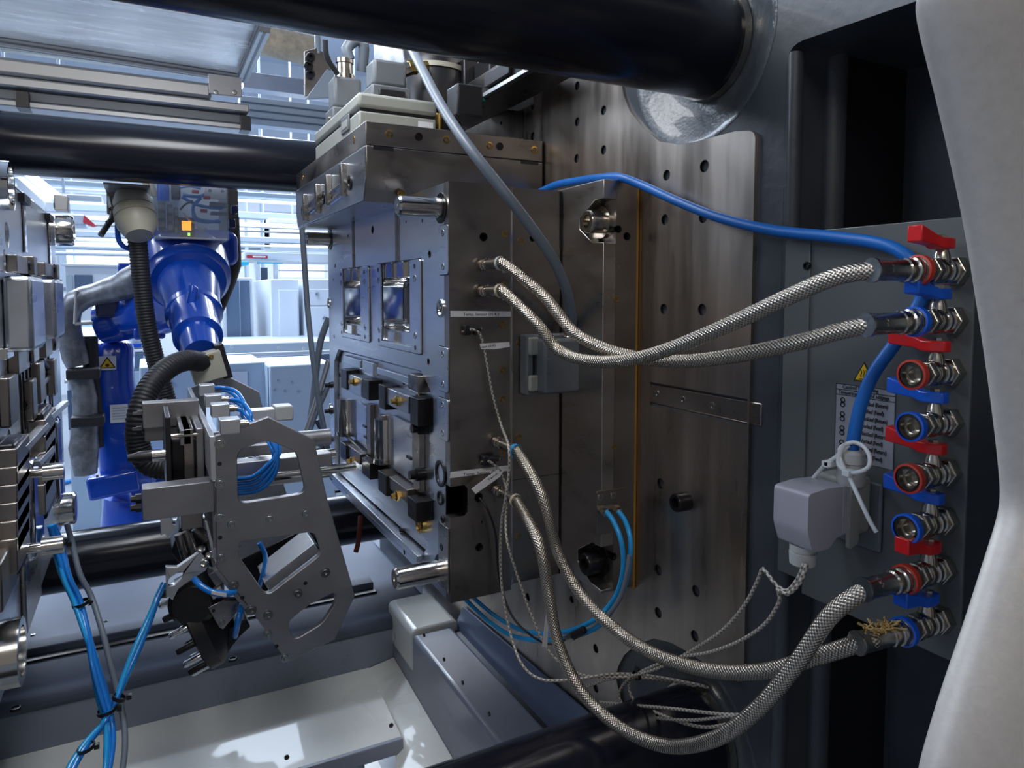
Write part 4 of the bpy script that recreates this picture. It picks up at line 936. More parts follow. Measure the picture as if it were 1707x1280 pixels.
for i in range(8):
    text('Rücklauf (Return)' if i % 2 == 0 else 'Vorlauf (Feed)', lx(.46, .245+i*.098), -Y_, Z_, .0078, M['ink'], ls, width=W_*(.42 if i % 2 == 0 else .36))
for k in range(4):
    b = B()
    for s in (0, 1):
        c = lx(.13, .215+k*.19+s*.062); b.lathe(c, -X_, [(0, .0023), (0, .0036), (.0003, .0036), (.0003, .0023)], 20, cap=False)
    c = lx(.13, .246+k*.19); b.box(c.x-.0003, c.x, c.y-.001, c.y+.001, c.z-.0015, c.z+.0015)
    b.build('circuit_symbol', M['ink'], ls)
tc = PX(1440, 625, XL)
ws = thing('warning_sign', 'yellow triangular hot surface warning sign above the label sheet', 'sign', tc)
def tri(r, x): return [V((x, tc.y+r*math.cos(t), tc.z+r*math.sin(t))) for t in (PI/2, PI/2+2*PI/3, PI/2+4*PI/3)]
B().prism(tri(.0170, XL), (.0004, 0, 0)).build('border', M['ink'], ws, smooth=0)
B().prism(tri(.0140, XL-.0003), (.0003, 0, 0)).build('yellow_field', M['yellow'], ws, smooth=0)
b = B()
for k in (-1, 0, 1): b.tube([V((XL-.0006, tc.y-k*.0034+.0009*math.sin(i*1.9), tc.z-.003+i*.0024)) for i in range(5)], .00045, n=6)
b.box(XL-.0009, XL-.0003, tc.y-.006, tc.y+.006, tc.z-.0058, tc.z-.0048)
b.build('heat_symbol', M['ink'], ws)

# ================================================================= GRIPPER TOOL between the mould halves
YN, YG = 1.42, 2.19
gp = thing('gripper_tool', 'robot gripper of bare aluminium plates hanging between the mould halves', 'gripper', (.2, 1.8, 1.0))
out = [(359, 727), (447, 695), (524, 733), (545, 829), (592, 993), (558, 1066), (479, 1105), (414, 1010), (361, 947)]
cut1 = [(395, 752), (444, 733), (494, 752), (510, 822), (397, 840)]
cut2 = [(397, 903), (525, 886), (537, 923), (444, 994), (399, 930)]
cut3 = [(478, 1039), (515, 1008), (560, 986), (560, 1004), (538, 1039), (490, 1068)]
def plate_at(Y, th, mir=False):
    o_ = FY(out, YN); c1_ = fillet(FY(cut1, YN), .018, 5); c2_ = fillet(FY(cut2, YN), .016, 5); c3_ = fillet(FY(cut3, YN), .014, 5)
    sh = V((0, Y-YN, 0))
    return B().prism([p+sh for p in o_], (0, th, 0), [[p+sh for p in c] for c in (c1_, c2_, c3_)]).build('side_plate', M['alu'], gp, smooth=40, bevel=.0015)
pn = plate_at(YN, .014); pf = plate_at(YG, .014)
for x, y in ((366, 739), (367, 806), (366, 862), (385, 874), (449, 865), (509, 856), (368, 929), (389, 975), (542, 954), (496, 989), (447, 1025), (419, 1017), (446, 1057), (475, 1096)):
    c = PY(x, y, YN)
    B().lathe(c, -Y_, [(0, .0100), (.0012, .0100), (.0012, .0075)], 20).build('washer', M['zinc'], gp)
    socket_screw(gp, c+V((0, -.001, 0)), -Y_, .0070, M['zinc'], h=.5)
for x, y in ((366, 773), (404, 996), (367, 896), (461, 1077), (509, 972)):
    c = PY(x, y, YN); B().lathe(c, -Y_, [(-.001, .004), (.0004, .004), (.0004, 1e-5)], 14).build('bore', M['black'], gp)
XG = PY(359, 727, YN).x
zt_ = PY(359, 727, YN).z; zb_ = PY(361, 947, YN).z
B().box(XG-.010, XG, YN, YG+.014, PY(359, 800, YN).z, zt_).build('back_plate', M['alu_light'], gp, bevel=.001)
B().box(XG-.008, XG, YN+.014, YG, PY(360, 805, YN).z-.13, PY(360, 805, YN).z).build('back_plate', M['alu'], gp, bevel=.001)
B().prism([PY(362, 948, YN), PY(414, 1011, YN), PY(414, 1011, YN)+V((0, .2, 0)), PY(362, 948, YN)+V((0, .2, 0))], (-.006, 0, -.005)).build('lower_back_plate', M['alu'], gp, bevel=.001)
# bars pointing to the left mould half
def bar(px0, py0, px1, py1, Y, w, m='alu', par=None, name='support_bar'):
    a, b_ = PY(px0, py0, Y), PY(px1, py1, Y); return B().box(a.x, b_.x, Y, Y+w, b_.z, a.z).build(name, M[m], par or gp, bevel=.0012)
b1 = bar(236, 816, 358, 853, YN+.012, .045)
b2 = bar(237, 673, 333, 707, 1.72, .045)
bar(240, 702, 282, 733, 1.74, .03)
for (x, y, Y, p) in ((236, 830, YN+.03, b1), (236, 845, YN+.03, b1), (237, 690, 1.742, b2), (236, 716, 1.75, b2)):
    c = PY(x, y, Y); B().lathe(c, -X_, [(0, .009), (.010, .009), (.010, .006), (.018, .006)], 6).build('stop_screw', M['black_steel'], p)
# gripper drive block with shaft
box_ = PY(288, 718, 1.56); box2 = PY(344, 800, 1.56)
B().box(box_.x-.004, XG-.012, 1.56, 1.80, box2.z, box_.z-.02).build('drive_block', M['black_steel'], gp, bevel=.003)
B().box(box_.x+.012, box_.x+.034, 1.552, 1.80, box_.z-.03, box_.z+.002).build('clamp_jaw', M['alu'], gp, bevel=.002)
B().box(XG-.05, XG-.030, 1.552, 1.80, box2.z-.01, box_.z+.002).build('clamp_jaw', M['steel_side'], gp, bevel=.002)
B().box(XG-.026, XG-.012, 1.552, 1.80, box2.z-.01, box_.z+.002).build('clamp_jaw', M['alu'], gp, bevel=.002)
B().box(box_.x-.014, box_.x-.004, 1.55, 1.83, box2.z-.03, box_.z+.03).build('drive_flange', M['black'], gp, bevel=.002)
B().lathe(PY(285, 728, 1.555), X_, [(0, .006), (.02, .006), (.024, .004), (.05, .004)], 12).build('spring_rod', M['nickel'], gp)
c = PY(284, 757, 1.6)
B().lathe(c, -X_, [(0, .013), (.034, .013)], 20).build('shaft', M['pin'], gp)
B().lathe(c-X_*.034, -X_, [(0, .0125), (.022, .012), (.034, .008), (.044, .007)], 20).build('shaft_tip', M['black'], gp)
B().box(box_.x+.008, XG-.02, 1.5, 1.62, PY(300, 885, 1.5).z, PY(300, 853, 1.5).z).build('lower_block', M['steel_side'], gp, bevel=.002)
# small valve blocks on the upper plate, with push fittings
for i, (x0, y0, x1, y1) in enumerate(((331, 641, 350, 654), (340, 658, 360, 671), (350, 673, 370, 690), (364, 698, 386, 716))):
    Y = 2.06-i*.17
    a = PX(x0, y0, XG+.0); aa = PX(x0, y0, XG)
    c = V((XG+.001, aa.y, aa.z))
    q_ = B().box(c.x, c.x+.034, aa.y-.02, aa.y+.02, aa.z-.026, aa.z).build('valve_block', M['alu_light'], gp, bevel=.0015)
    for dy in (-.01, .01): B().lathe(V((c.x+.034, aa.y+dy, aa.z-.012)), X_, [(0, .006), (.010, .006), (.010, .0045), (.016, .0045)], 12).build('push_fitting', M['nickel'], q_)
# inner cross parts seen through the openings
B().box(XG+.01, XG+.26, 1.60, 1.64, PY(430, 790, 1.6).z, PY(430, 768, 1.6).z).build('inner_rail', M['alu'], gp, bevel=.002)
B().box(XG+.01, XG+.26, 1.85, 1.89, PY(430, 760, 1.85).z, PY(430, 742, 1.85).z).build('inner_rail', M['alu'], gp, bevel=.002)
B().box(XG+.0, XG+.30, 1.95, 1.99, PY(430, 812, 1.95).z, PY(430, 780, 1.95).z).build('inner_rail', M['alu_light'], gp, bevel=.002)
B().cyl(PY(400, 772, 1.72), V((PY(400, 772, 1.72).x+.22, 1.72, PY(400, 772, 1.72).z)), .012).build('piston_rod', M['pin'], gp)
B().cyl(PY(420, 740, 1.9), V((PY(420, 740, 1.9).x+.2, 1.9, PY(420, 740, 1.9).z)), .022).build('cylinder', M['alu'], gp)
a = PY(526, 785, 1.75); B().lathe(a-X_*.1, X_, [(0, .012), (.15, .012), (.155, .010), (.20, .010)], 20).build('centering_pin', M['pin'], gp)
a = PY(405, 683, 2.05); B().box(a.x, a.x+.12, 2.03, 2.07, a.z-.03, a.z).build('cylinder', M['alu_light'], gp, bevel=.003)
B().box(a.x+.08, a.x+.13, 2.02, 2.08, a.z-.035, a.z+.006).build('sensor_head', M['gland'], gp, bevel=.004)
B().prism([PY(399, 935, 1.6), PY(440, 990, 1.6), PY(535, 915, 1.6), PY(500, 885, 1.6)], (0, .25, 0)).build('inner_shield', M['black_steel'], gp, bevel=.003)
B().prism([PY(449, 985, 1.47), PY(533, 920, 1.47), PY(524, 905, 1.47), PY(440, 972, 1.47)], (0, .10, 0)).build('inner_ledge', M['alu_light'], gp, bevel=.002)
a = PY(440, 905, 1.65)
for k in range(2): B().cyl(a+V((k*.02, 0, 0)), a+V((k*.02+.03, 0, -.09)), .003, n=8).build('thin_rod', M['steel'], gp)
# wrist block joining the robot
a = PY(345, 612, 2.22)
rot = Matrix.Rotation(math.radians(-14), 3, 'Y')
def tb_(name, m, c, hx, hy, hz, R=rot, par=None, bevel=.002): return B().obox(c, R @ V((hx, 0, 0)), R @ V((0, hy, 0)), R @ V((0, 0, hz)), ).build(name, M[m], par or gp, bevel=bevel)
w1 = tb_('wrist_block', 'beige', PY(344, 610, 2.15), .043, .05, .038)
for x, y in ((341, 597), (352, 594)): socket_screw(w1, PY(x, y, 2.098), -Y_, .006, M['brass'], h=.3)
tb_('wrist_flange', 'black', PY(370, 600, 2.2), .012, .055, .05)
# ---- lower tool head: tilted black disc with contact pins and a light bracket
TH = math.radians(20); Rt = Matrix.Rotation(-TH, 3, 'Y'); dv = V((-math.cos(TH), 0, -math.sin(TH))); uv_ = V((-math.sin(TH), 0, math.cos(TH)))
hc = PY(344, 1028, 1.56)
th_ = thing('tool_head', 'black round tool head with contact pins below the gripper plate', 'tool head', hc)
def rb(name, m, c, h1, hy, h2, bevel=.002): return B().obox(c, dv*h1, Y_*hy, uv_*h2).build(name, M[m], th_, bevel=bevel)
B().lathe(hc-dv*.01, dv, [(-.035, .05), (-.005, .085), (.012, .100), (.036, .100), (.040, .092)], 48).build('disc', M['black'], th_)
B().lathe(PY(325, 1000, 1.50), (-.25, -1, .05), [(-.06, .046), (.02, .046), (.030, .036)], 36).build('motor_cap', M['black'], th_)
for k in range(16):
    t = 2*PI*k/16; p = hc+dv*.03+(uv_*math.cos(t)+Y_*math.sin(t))*.088
    B().lathe(p, dv, [(0, .0068), (.030, .0068), (.034, .005)], 14).build('contact_pin', M['chrome'] if k % 2 else M['black_steel'], th_)
bk = [(276, 945), (296, 945), (332, 920), (349, 940), (343, 951), (310, 972), (297, 982), (288, 1001), (281, 995), (277, 998)]
B().prism(FY(bk, 1.47), (0, .012, 0), [fillet(FY([(281, 965), (300, 952), (306, 955), (304, 963), (290, 976), (279, 977)], 1.47), .006)]).build('toothed_bracket', M['alu_light'], th_, bevel=.0012)
bk = [(267, 860), (279, 860), (289, 868), (288, 874), (295, 877), (280, 895), (276, 897), (276, 890), (269, 893), (267, 880), (285, 872), (268, 876)]
B().prism(FY([(267, 860), (279, 860), (289, 868), (287, 875), (295, 877), (280, 897), (275, 890), (268, 893)], 1.52), (0, .012, 0)).build('toothed_bracket', M['alu_light'], th_, bevel=.0012)
B().prism(FY([(346, 1013), (371, 1001), (400, 1000), (399, 1016), (372, 1049), (366, 1046)], 1.46), (0, .02, 0)).build('front_plate', M['steel'], th_, bevel=.001)
B().prism(FY([(350, 990), (368, 978), (374, 986), (356, 1000)], 1.46), (0, .02, 0)).build('small_block', M['alu_light'], th_, bevel=.001)
B().prism(FY([(347, 958), (358, 952), (372, 972), (360, 978)], 1.47), (0, .03, 0)).build('small_block', M['alu'], th_, bevel=.001)
socket_screw(th_, PY(370, 1038, 1.459), -Y_, .006, M['zinc'], h=.5); socket_screw(th_, PY(356, 1018, 1.459), -Y_, .003, M['black'], h=.3)
B().prism(FY([(300, 880), (330, 868), (356, 900), (356, 950), (330, 925), (300, 942), (285, 920)], 1.60), (0, .10, 0)).build('rear_housing', M['black'], th_, bevel=.006)
for x, y, x2, y2 in ((310, 885, 322, 920), (325, 880, 345, 900), (298, 890, 312, 935)):
    B().cyl(PY(x, y, 1.55), PY(x2, y2, 1.55), .009, n=12).build('valve_barrel', M['steel_side'], th_)
B().prism(FY([(341, 868), (346, 868), (362, 930), (356, 935)], 1.44), (0, .02, 0)).build('guide_blade', M['alu_light'], th_, bevel=.001)
for x, y in ((336, 915), (341, 940), (350, 925)): socket_screw(th_, PY(x, y, 1.468), (-.5, -1, .3), .007, M['chrome'], h=.9)
B().prism(FY([(372, 1050), (398, 1040), (410, 1030), (418, 1045), (400, 1062), (370, 1100), (362, 1096)], 1.50), (0, .06, 0)).build('heel_block', M['black_steel'], th_, bevel=.003)
# tubes at the gripper
TB = 'blue air tubes of the gripper'
def gtube(lb, l, r=.0048, m='tube_blue'): return cable('air_tube', lb, l, r, M[m], 'air tube', TB if m == 'tube_blue' else None)
for i, (x, y) in enumerate(((352, 652), (362, 668), (372, 682), (355, 646), (366, 664))):
    Y = 2.0-i*.05
    gtube('blue air tube arching from %s block on the gripper back plate' % ['the second valve', 'the third valve', 'the lowest valve', 'the topmost valve', 'behind the third valve'][i],
          [PY(x, y, Y), PY(x+22, y-2+i, Y), PY(x+40, y+8, Y-.03), PY(x+52, y+26, Y-.08), PY(x+54, y+44, Y-.1), PY(447+i*3, 735, 1.62), PY(458+i*2, 770-i*3, 1.60)])
for i in range(4):
    gtube('%s blue air tube bending to the left behind the upper opening of the plate' % ['outermost', 'second', 'third', 'innermost'][i],
          [PY(452+i*3, 735, 1.55), PY(462-i, 760, 1.54), PY(458-i*4, 790-i*5, 1.54), PY(435-i*4, 815-i*7, 1.55), PY(400, 822-i*8, 1.58), PY(372, 820-i*7, 1.62)])
gtube('blue air tube from the bracket to the side of the gripper plate', [PY(324, 965, 1.45), PY(333, 975, 1.43), PY(345, 983, 1.42), PY(358, 988, 1.41), PY(376, 990, 1.41), PY(392, 986, 1.42)], .006)
gtube('short dark blue air tube hanging from the plate edge to the tool head', [PY(403, 1010, 1.45), PY(398, 1030, 1.43), PY(394, 1050, 1.44), PY(392, 1060, 1.46)], .006)
gtube('blue air tube curling in the dark middle opening of the plate', [PY(432, 905, 1.50), PY(442, 925, 1.50), PY(440, 950, 1.50), PY(430, 985, 1.52)], .005)
flag([(353, 985), (378, 989), (377, 995), (352, 990)], 1.400, None, None, 'small white sleeve on the blue tube beside the tool head')
# ================================================================= ROBOT
rb_ = thing('industrial_robot', 'blue painted industrial robot arm behind the machine', 'robot', (PY(235, 880, 3.4).x, 3.4, 0))
def rt(name, pts, r, m='blue_paint', n=28, par=None, **k): return B().tube(pts, r, n=n, step=.02).build(name, M[m], par or rb_, smooth=60, **k)
rt('base_column', [V((PY(238, 880, 3.45).x, 3.45, 0)), V((PY(238, 880, 3.45).x, 3.45, .3)), PY(240, 880, 3.45), PY(238, 820, 3.45)], [.26, .25, .17, .15])
rt('shoulder', [PY(200, 818, 3.35), PY(240, 800, 3.4), PY(285, 790, 3.5)], [.10, .13, .12])
B().obox(PY(190, 800, 3.3), (.09, 0, .01), (0, .10, 0), (-.005, 0, .045)).build('motor_housing', M['blue_paint'], rb_, bevel=.012, seg=3)
for y in (795, 805, 815): socket_screw(rb_, PY(163, y, 3.22), -X_, .010, M['black'], h=.6)
# lower arm: broad cast arm, wider in the plane seen
b = B(); ctr = [(188, 560, 36), (187, 610, 31), (189, 655, 33), (203, 720, 38), (212, 770, 40), (222, 815, 46)]
rows = []
for x, y, h in ctr:
    p = PY(x, y, 3.32); k = (p-EYE).dot(FW)/FPX; rows.append((p, h*k))
def rect_loft(name, rows, dep, m, rad=.35, par=None):
    vs = []; fs = []; n = 28
    for p, h in rows:
        for i in range(n):
            t = 2*PI*i/n; cx_, sy_ = math.cos(t), math.sin(t)
            e = .55; X = math.copysign(abs(cx_)**e, cx_)*h; Yy = math.copysign(abs(sy_)**e, sy_)*dep
            vs.append(p+V((X, Yy, 0)))
    for j in range(len(rows)-1):
        for i in range(n): fs.append((j*n+i, j*n+(i+1) % n, (j+1)*n+(i+1) % n, (j+1)*n+i))
    fs += [tuple(range(n)), tuple(range((len(rows)-1)*n, len(rows)*n))]
    o = B().add(vs, fs).build(name, M[m], par or rb_, smooth=50); sd = o.modifiers.new('sub', 'SUBSURF'); sd.levels = 1; sd.render_levels = 2
    return o
rect_loft('lower_arm', rows, .09, 'blue_paint')
rt('elbow_link', [PY(170, 540, 3.25), PY(215, 530, 3.2), PY(270, 510, 3.05), PY(310, 480, 2.95)], [.08, .085, .11, .13])
a = PY(160, 500, 3.2); b_ = PY(235, 528, 3.2)
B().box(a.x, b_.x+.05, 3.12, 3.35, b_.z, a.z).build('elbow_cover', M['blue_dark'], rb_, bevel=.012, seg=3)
B().ball(PY(312, 452, 2.86), .150, .15, .15, n=36, m=20).build('elbow_casting', M['blue_paint'], rb_, smooth=80)
B().lathe(PY(310, 440, 2.80), (PY(330, 560, 2.42)-PY(310, 440, 2.80)), [(0, .145), (.10, .140), (.115, .125), (.13, .122), (.14, .100), (.30, .082), (.305, .088), (.33, .088), (.34, .078), (.50, .062)], 40).build('forearm', M['blue_paint'], rb_, smooth=40)
d = (PY(336, 590, 2.25)-PY(322, 520, 2.5)); B().lathe(PY(322, 520, 2.5), d, [(0, .070), (d.length*.5, .066), (d.length*.52, .072), (d.length*.62, .072), (d.length*.64, .058), (d.length*1.02, .050)], 32).build('wrist', M['blue_paint'], rb_, smooth=40)
B().obox(PY(318, 505, 2.44), (.012, 0, -.01), (0, .03, 0), (.012, 0, .055)).build('cast_rib', M['blue_paint'], rb_, bevel=.008)
B().obox(PY(318, 415, 2.95), (.16, 0, 0), (0, .12, 0), (0, 0, .07)).build('upper_casting', M['blue_paint'], rb_, bevel=.04, seg=4)
B().obox(PY(212, 452, 3.1), (.03, 0, 0), (0, .05, 0), (0, 0, .03)).build('lug', M['blue_paint'], rb_, bevel=.006)
B().box(PY(222, 545, 3.1).x, PY(275, 545, 3.1).x, 3.05, 3.2, PY(222, 565, 3.1).z, PY(222, 545, 3.1).z).build('lug', M['blue_paint'], rb_, bevel=.01)
# ragged black cable cover on its right
b = B(); random.seed(5)
b.tube([PY(372, 300, 2.95), PY(376, 350, 2.95), PY(378, 400, 2.95), PY(377, 440, 2.92), PY(370, 475, 2.88), PY(362, 520, 2.8)], [.03, .045, .05, .055, .045, .02], n=14)
for k in range(8): b.obox(PY(380+random.uniform(-6, 6), 310+k*22, 2.92), (.028, 0, .006), (0, .02, 0), (0, 0, .025))
b.build('cable_cover', M['rubber'], rb_, smooth=40)
# stickers
def sticker(x0, y0, x1, y1, Y, m, name='sticker', par=None):
    a, b_ = PY(x0, y0, Y), PY(x1, y1, Y); return B().box(a.x, b_.x, Y-.002, Y, b_.z, a.z).build(name, M[m], par or rb_, smooth=0)
s1 = sticker(165, 594, 194, 616, 3.225, 'wlabel')
tcx = PY(179, 607, 3.222)
B().prism([tcx+V((math.cos(t)*.034, 0, math.sin(t)*.030)) for t in (PI/2, PI/2+2*PI/3, PI/2+4*PI/3)], (0, -.001, 0)).build('warning_triangle', M['ink'], s1, smooth=0)
B().prism([tcx+V((math.cos(t)*.026, -.0012, math.sin(t)*.023-.001)) for t in (PI/2, PI/2+2*PI/3, PI/2+4*PI/3)], (0, -.001, 0)).build('yellow_field', M['yellow'], s1, smooth=0)
B().ball(tcx+V((0, -.003, -.004)), .007, .002, .006).build('symbol', M['ink'], s1)
s2 = sticker(183, 675, 214, 703, 3.222, 'wlabel')
for k in range(5):
    a = PY(187, 680+k*4.5, 3.2195); B().box(a.x, a.x+.055-.008*(k % 2), 3.2185, 3.2195, a.z-.0035, a.z).build('printed_line', M['mach_grey'], s2, smooth=0)
# dress pack hoses on the left of the robot
dp = thing('dress_pack', 'crumpled silver grey hose bundle strapped to the left of the robot', 'hose', PY(140, 790, 3.2))
B().tube([PY(262, 440, 3.0), PY(235, 460, 3.0), PY(205, 478, 3.05), PY(160, 490, 3.1), PY(128, 502, 3.12), PY(115, 530, 3.14), PY(120, 575, 3.15), PY(130, 610, 3.15)], [.05, .055, .055, .042, .04, .04, .045, .04], n=18, mod=lambda u: 1+.08*math.sin(u*60)+.05*math.sin(u*23)).build('silver_sleeve', M['silver_hose'], dp, smooth=70)
B().tube([PY(130, 618, 3.15), PY(140, 650, 3.15), PY(142, 700, 3.15), PY(140, 745, 3.15), PY(143, 790, 3.15)], [.04, .040, .044, .05, .04], n=18, mod=lambda u: 1+.05*math.sin(u*70)).build('silver_sleeve', M['silver_hose'], dp, smooth=70)
B().tube([PY(150, 560, 3.2), PY(152, 620, 3.2), PY(158, 680, 3.2), PY(160, 745, 3.2)], .028, n=14).build('rubber_hose', M['rubber'], dp, smooth=70)
for x, y in ((136, 622), (143, 700)): B().obox(PY(x+4, y, 3.12), (.055, 0, 0), (0, .05, 0), (0, 0, .02)).build('clamp', M['rubber'], dp, bevel=.006)
B().cyl(PY(127, 485, 3.08), PY(125, 540, 3.08), .006).build('bracket_rod', M['gland'], dp); B().cyl(PY(125, 540, 3.08), PY(155, 538, 3.08), .006).build('bracket_rod', M['gland'], dp)
# corrugated conduits
rng = lambda u: 1+.045*math.sin(u*2*PI/.0095)
c1 = thing('corrugated_hose', 'black corrugated hose running straight down from the beige gland', 'hose', PY(280, 700, 2.5))
B().tube([PY(226, 372, 2.55), PY(231, 420, 2.55), PY(237, 480, 2.55), PY(246, 545, 2.55), PY(262, 610, 2.55), PY(278, 665, 2.55), PY(284, 710, 2.55)], [.030, .0275, .0275, .0275, .0275, .0275, .0275], n=20, step=.0024, mod=rng).build('corrugated_tube', M['rubber'], c1, smooth=80)
c2 = thing('corrugated_hose', 'black corrugated hose looping left from the beige wrist block', 'hose', PY(265, 785, 1.95))
B().tube([PY(338, 604, 2.12), PY(310, 601, 2.06), PY(278, 615, 2.0), PY(248, 648, 1.95), PY(231, 695, 1.92), PY(231, 745, 1.92), PY(250, 775, 1.92), PY(290, 783, 1.92)], [.027]*8, n=20, step=.0024, mod=rng).build('corrugated_tube', M['rubber'], c2, smooth=80)
# hose gland and control tray on top of the robot
hg = thing('hose_gland', 'beige ringed gland on a bracket above the straight corrugated hose', 'gland', PY(222, 365, 2.6))
ax = (PY(230, 385, 2.50)-PY(221, 340, 2.55)).normalized()
B().lathe(PY(221, 336, 2.55), ax, [(-.03, .045), (.0, .056), (.012, .060), (.030, .060), (.031, .057), (.035, .057), (.036, .061), (.06, .061), (.061, .058), (.065, .058), (.066, .061), (.09, .058), (.11, .048), (.13, .038)], 32).build('gland_body', M['beige'], hg)
a = PY(177, 320, 2.64); b_ = PY(248, 360, 2.64)
B().box(a.x, b_.x, 2.64, 2.66, b_.z, a.z).build('bracket_plate', M['steel_side'], hg, bevel=.002)
B().box(a.x, b_.x+.004, 2.44, 2.66, a.z-.002, a.z+.004).build('bracket_top', M['alu'], hg, bevel=.001)
for x, y, x2, y2, m in ((183, 330, 187, 348, 'nickel'), (190, 345, 186, 368, 'black'), (186, 365, 168, 392, 'black'), (205, 350, 180, 372, 'black')):
    B().cyl(PY(x, y, 2.56), PY(x2, y2, 2.52), .009, n=12).build('cable_end', M[m], hg)
cable('air_tube', 'thin blue tube hanging in a bow left of the straight corrugated hose', [PY(200, 350, 2.55), PY(196, 375, 2.55), PY(198, 400, 2.55), PY(208, 412, 2.55), PY(222, 414, 2.56)], .008, M['bluep'], 'air tube')
tr = thing('control_tray', 'clear control box with lit orange module and blue tubes on top of the robot', 'control box', PY(318, 400, 2.75))
Yt0, Yt1 = 2.62, 2.90
xa, xb_ = PY(256, 350, Yt0).x, PY(378, 350, Yt0).x
zA, zB2 = PY(300, 300, Yt0).z+.12, PY(300, 398, Yt0).z
def tbx(name, m, x0, y0, x1, y1, Y, t, par=tr, bevel=.002):
    a, b_ = PY(x0, y0, Y), PY(x1, y1, Y); return B().box(a.x, b_.x, Y, Y+t, b_.z, a.z).build(name, M[m], par, bevel=bevel)
B().box(xa, xb_, Yt0, Yt1, zB2, zB2+.006).build('tray_floor', M['alu_light'], tr, bevel=.002)
B().box(xa, xb_, Yt1, Yt1+.006, zB2, zA).build('tray_back', M['mach_grey'], tr, bevel=.002)
B().box(xa-.005, xa, Yt0, Yt1, zB2, zA).build('tray_wall', M['acrylic'], tr); B().box(xb_, xb_+.005, Yt0, Yt1, zB2, zA).build('tray_wall', M['acrylic'], tr)
B().box(xa, xb_, Yt0-.005, Yt0, zB2, zA).build('tray_front', M['acrylic'], tr)
for x0, x1, y0 in ((262, 277, 335), (279, 289, 340), (290, 298, 345)):
    v_ = tbx('valve_island', 'conn', x0, y0, x1, 384, 2.70, .08)
    for k in range(3): tbx('valve_segment', 'alu', x0+1.5, y0+6+k*14, x1-1.5, y0+15+k*14, 2.694, .006, v_, .001)
md_ = tbx('relay_module', 'black', 297, 362, 325, 396, 2.66, .05)
tbx('lit_display', 'orange', 303, 368, 319, 384, 2.655, .004, md_, 0); tbx('status_lamp', 'green', 313, 388, 317, 393, 2.655, .004, md_, 0)
tbx('mounting_plate', 'alu_light', 340, 312, 378, 333, 2.66, .01); tbx('rail', 'conn', 350, 336, 380, 345, 2.66, .05); tbx('rail', 'conn', 352, 352, 380, 358, 2.66, .05)
for x, y in ((326, 319), (345, 329), (340, 351)): tbx('red_switch', 'warn_red', x-6, y-3, x+6, y+3, 2.65, .02)
for x, y in ((350, 318), (371, 319)): socket_screw(tr, PY(x, y, 2.659), -Y_, .006, M['zinc'])
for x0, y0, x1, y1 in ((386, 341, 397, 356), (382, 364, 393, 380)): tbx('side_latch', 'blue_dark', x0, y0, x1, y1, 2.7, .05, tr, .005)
for i, l in enumerate(([(300, 312), (318, 310), (335, 314)], [(303, 328), (325, 340), (350, 346), (372, 347)], [(322, 355), (326, 366), (345, 370), (366, 368)], [(335, 330), (322, 345), (326, 362), (340, 368), (368, 370)], [(305, 325), (330, 328), (345, 322)])):
    B().tube([PY(x, y, 2.68-.01*(i % 3)) for x, y in l], .0055, n=10).build('blue_tube', M['tube_blue'], tr, smooth=70)
for i, l in enumerate(([(306, 355), (314, 365), (325, 372)], [(300, 350), (310, 340), (322, 335)], [(330, 378), (336, 384), (345, 380)])):
    B().tube([PY(x, y, 2.66) for x, y in l], .0035, n=8).build('wire', M['beige'] if i != 1 else M['rubber'], tr, smooth=70)
B().cyl(PY(272, 308, 2.8), PY(272, 335, 2.8), .02).build('blue_filter', M['bluep'], tr); B().box(PY(285, 300, 2.8).x, PY(300, 300, 2.8).x, 2.78, 2.84, PY(285, 332, 2.8).z, PY(285, 290, 2.8).z).build('black_regulator', M['black'], tr, bevel=.006)
for x in (246, 256): B().cyl(PY(x-8, 290, 2.8), PY(x+2, 328, 2.8), .010, n=10).build('support_bar', M['beige'], tr)

# ================================================================= LEFT MOULD HALF on the moving platen
XL_ = -.200
lm = thing('mould_half', 'left mould half with projecting cores and chromed bushings, cut by the frame', 'mould', (-.3, 1.6, zB))
zt2_ = PX(50, 331, XL_).z
lowp = [V((XL_, 1.15, zB)), V((XL_, 2.16, zB)), V((XL_, 2.16, zt2_)), V((XL_, 1.15, zt2_))]
lh = [ring(PX(x, y, XL_), X_, r, 14) for x, y, r in ((23, 330, .022), (12, 392, .022), (8, 430, .014), (97, 430, .02), (10, 510, .014), (8, 755, .012), (14, 590, .012), (16, 735, .02), (14, 840, .014), (10, 925, .014))]
B().prism(lowp, (-.15, 0, 0), lh).build('core_plate', M['steel_face'], lm, smooth=25, bevel=.001)
for px, y0, y1 in ((38, 331, 420), (80, 362, 452)):
    a, b_ = PX(px, y0, XL_), PX(px, y1, XL_); B().box(XL_-.0, XL_+.003, a.y-.016, a.y+.010, b_.z, a.z).build('groove_rod', M['chrome'], lm, bevel=.001)
    B().box(XL_-.0, XL_+.0015, a.y-.026, a.y-.016, b_.z, a.z).build('groove_shadow', M['black_steel'], lm, smooth=0)
    B().box(XL_, XL_+.010, a.y-.06, a.y+.02, a.z-.012, a.z+.004).build('top_key', M['black_steel'], lm, bevel=.001)
def lbush(px, py, r, d):
    c = PX(px, py, XL_); B().lathe(c, X_, [(0, r), (d, r), (d, r*.80), (-.02, r*.76), (-.02, 1e-5)], 36, cap=False).build('guide_bush', M['chrome'], lm, smooth=40)
lbush(4, 309, .040, .012)
c = PX(94, 384, XL_); B().lathe(c, X_, [(0, .040), (.035, .040), (.040, .036), (.040, .030), (.02, .028)], 36).build('guide_bush', M['pin'], lm, smooth=40)
B().box(XL_, XL_+.03, c.y-.03, c.y+.03, c.z+.05, c.z+.09).build('top_lug', M['alu_light'], lm, bevel=.002)
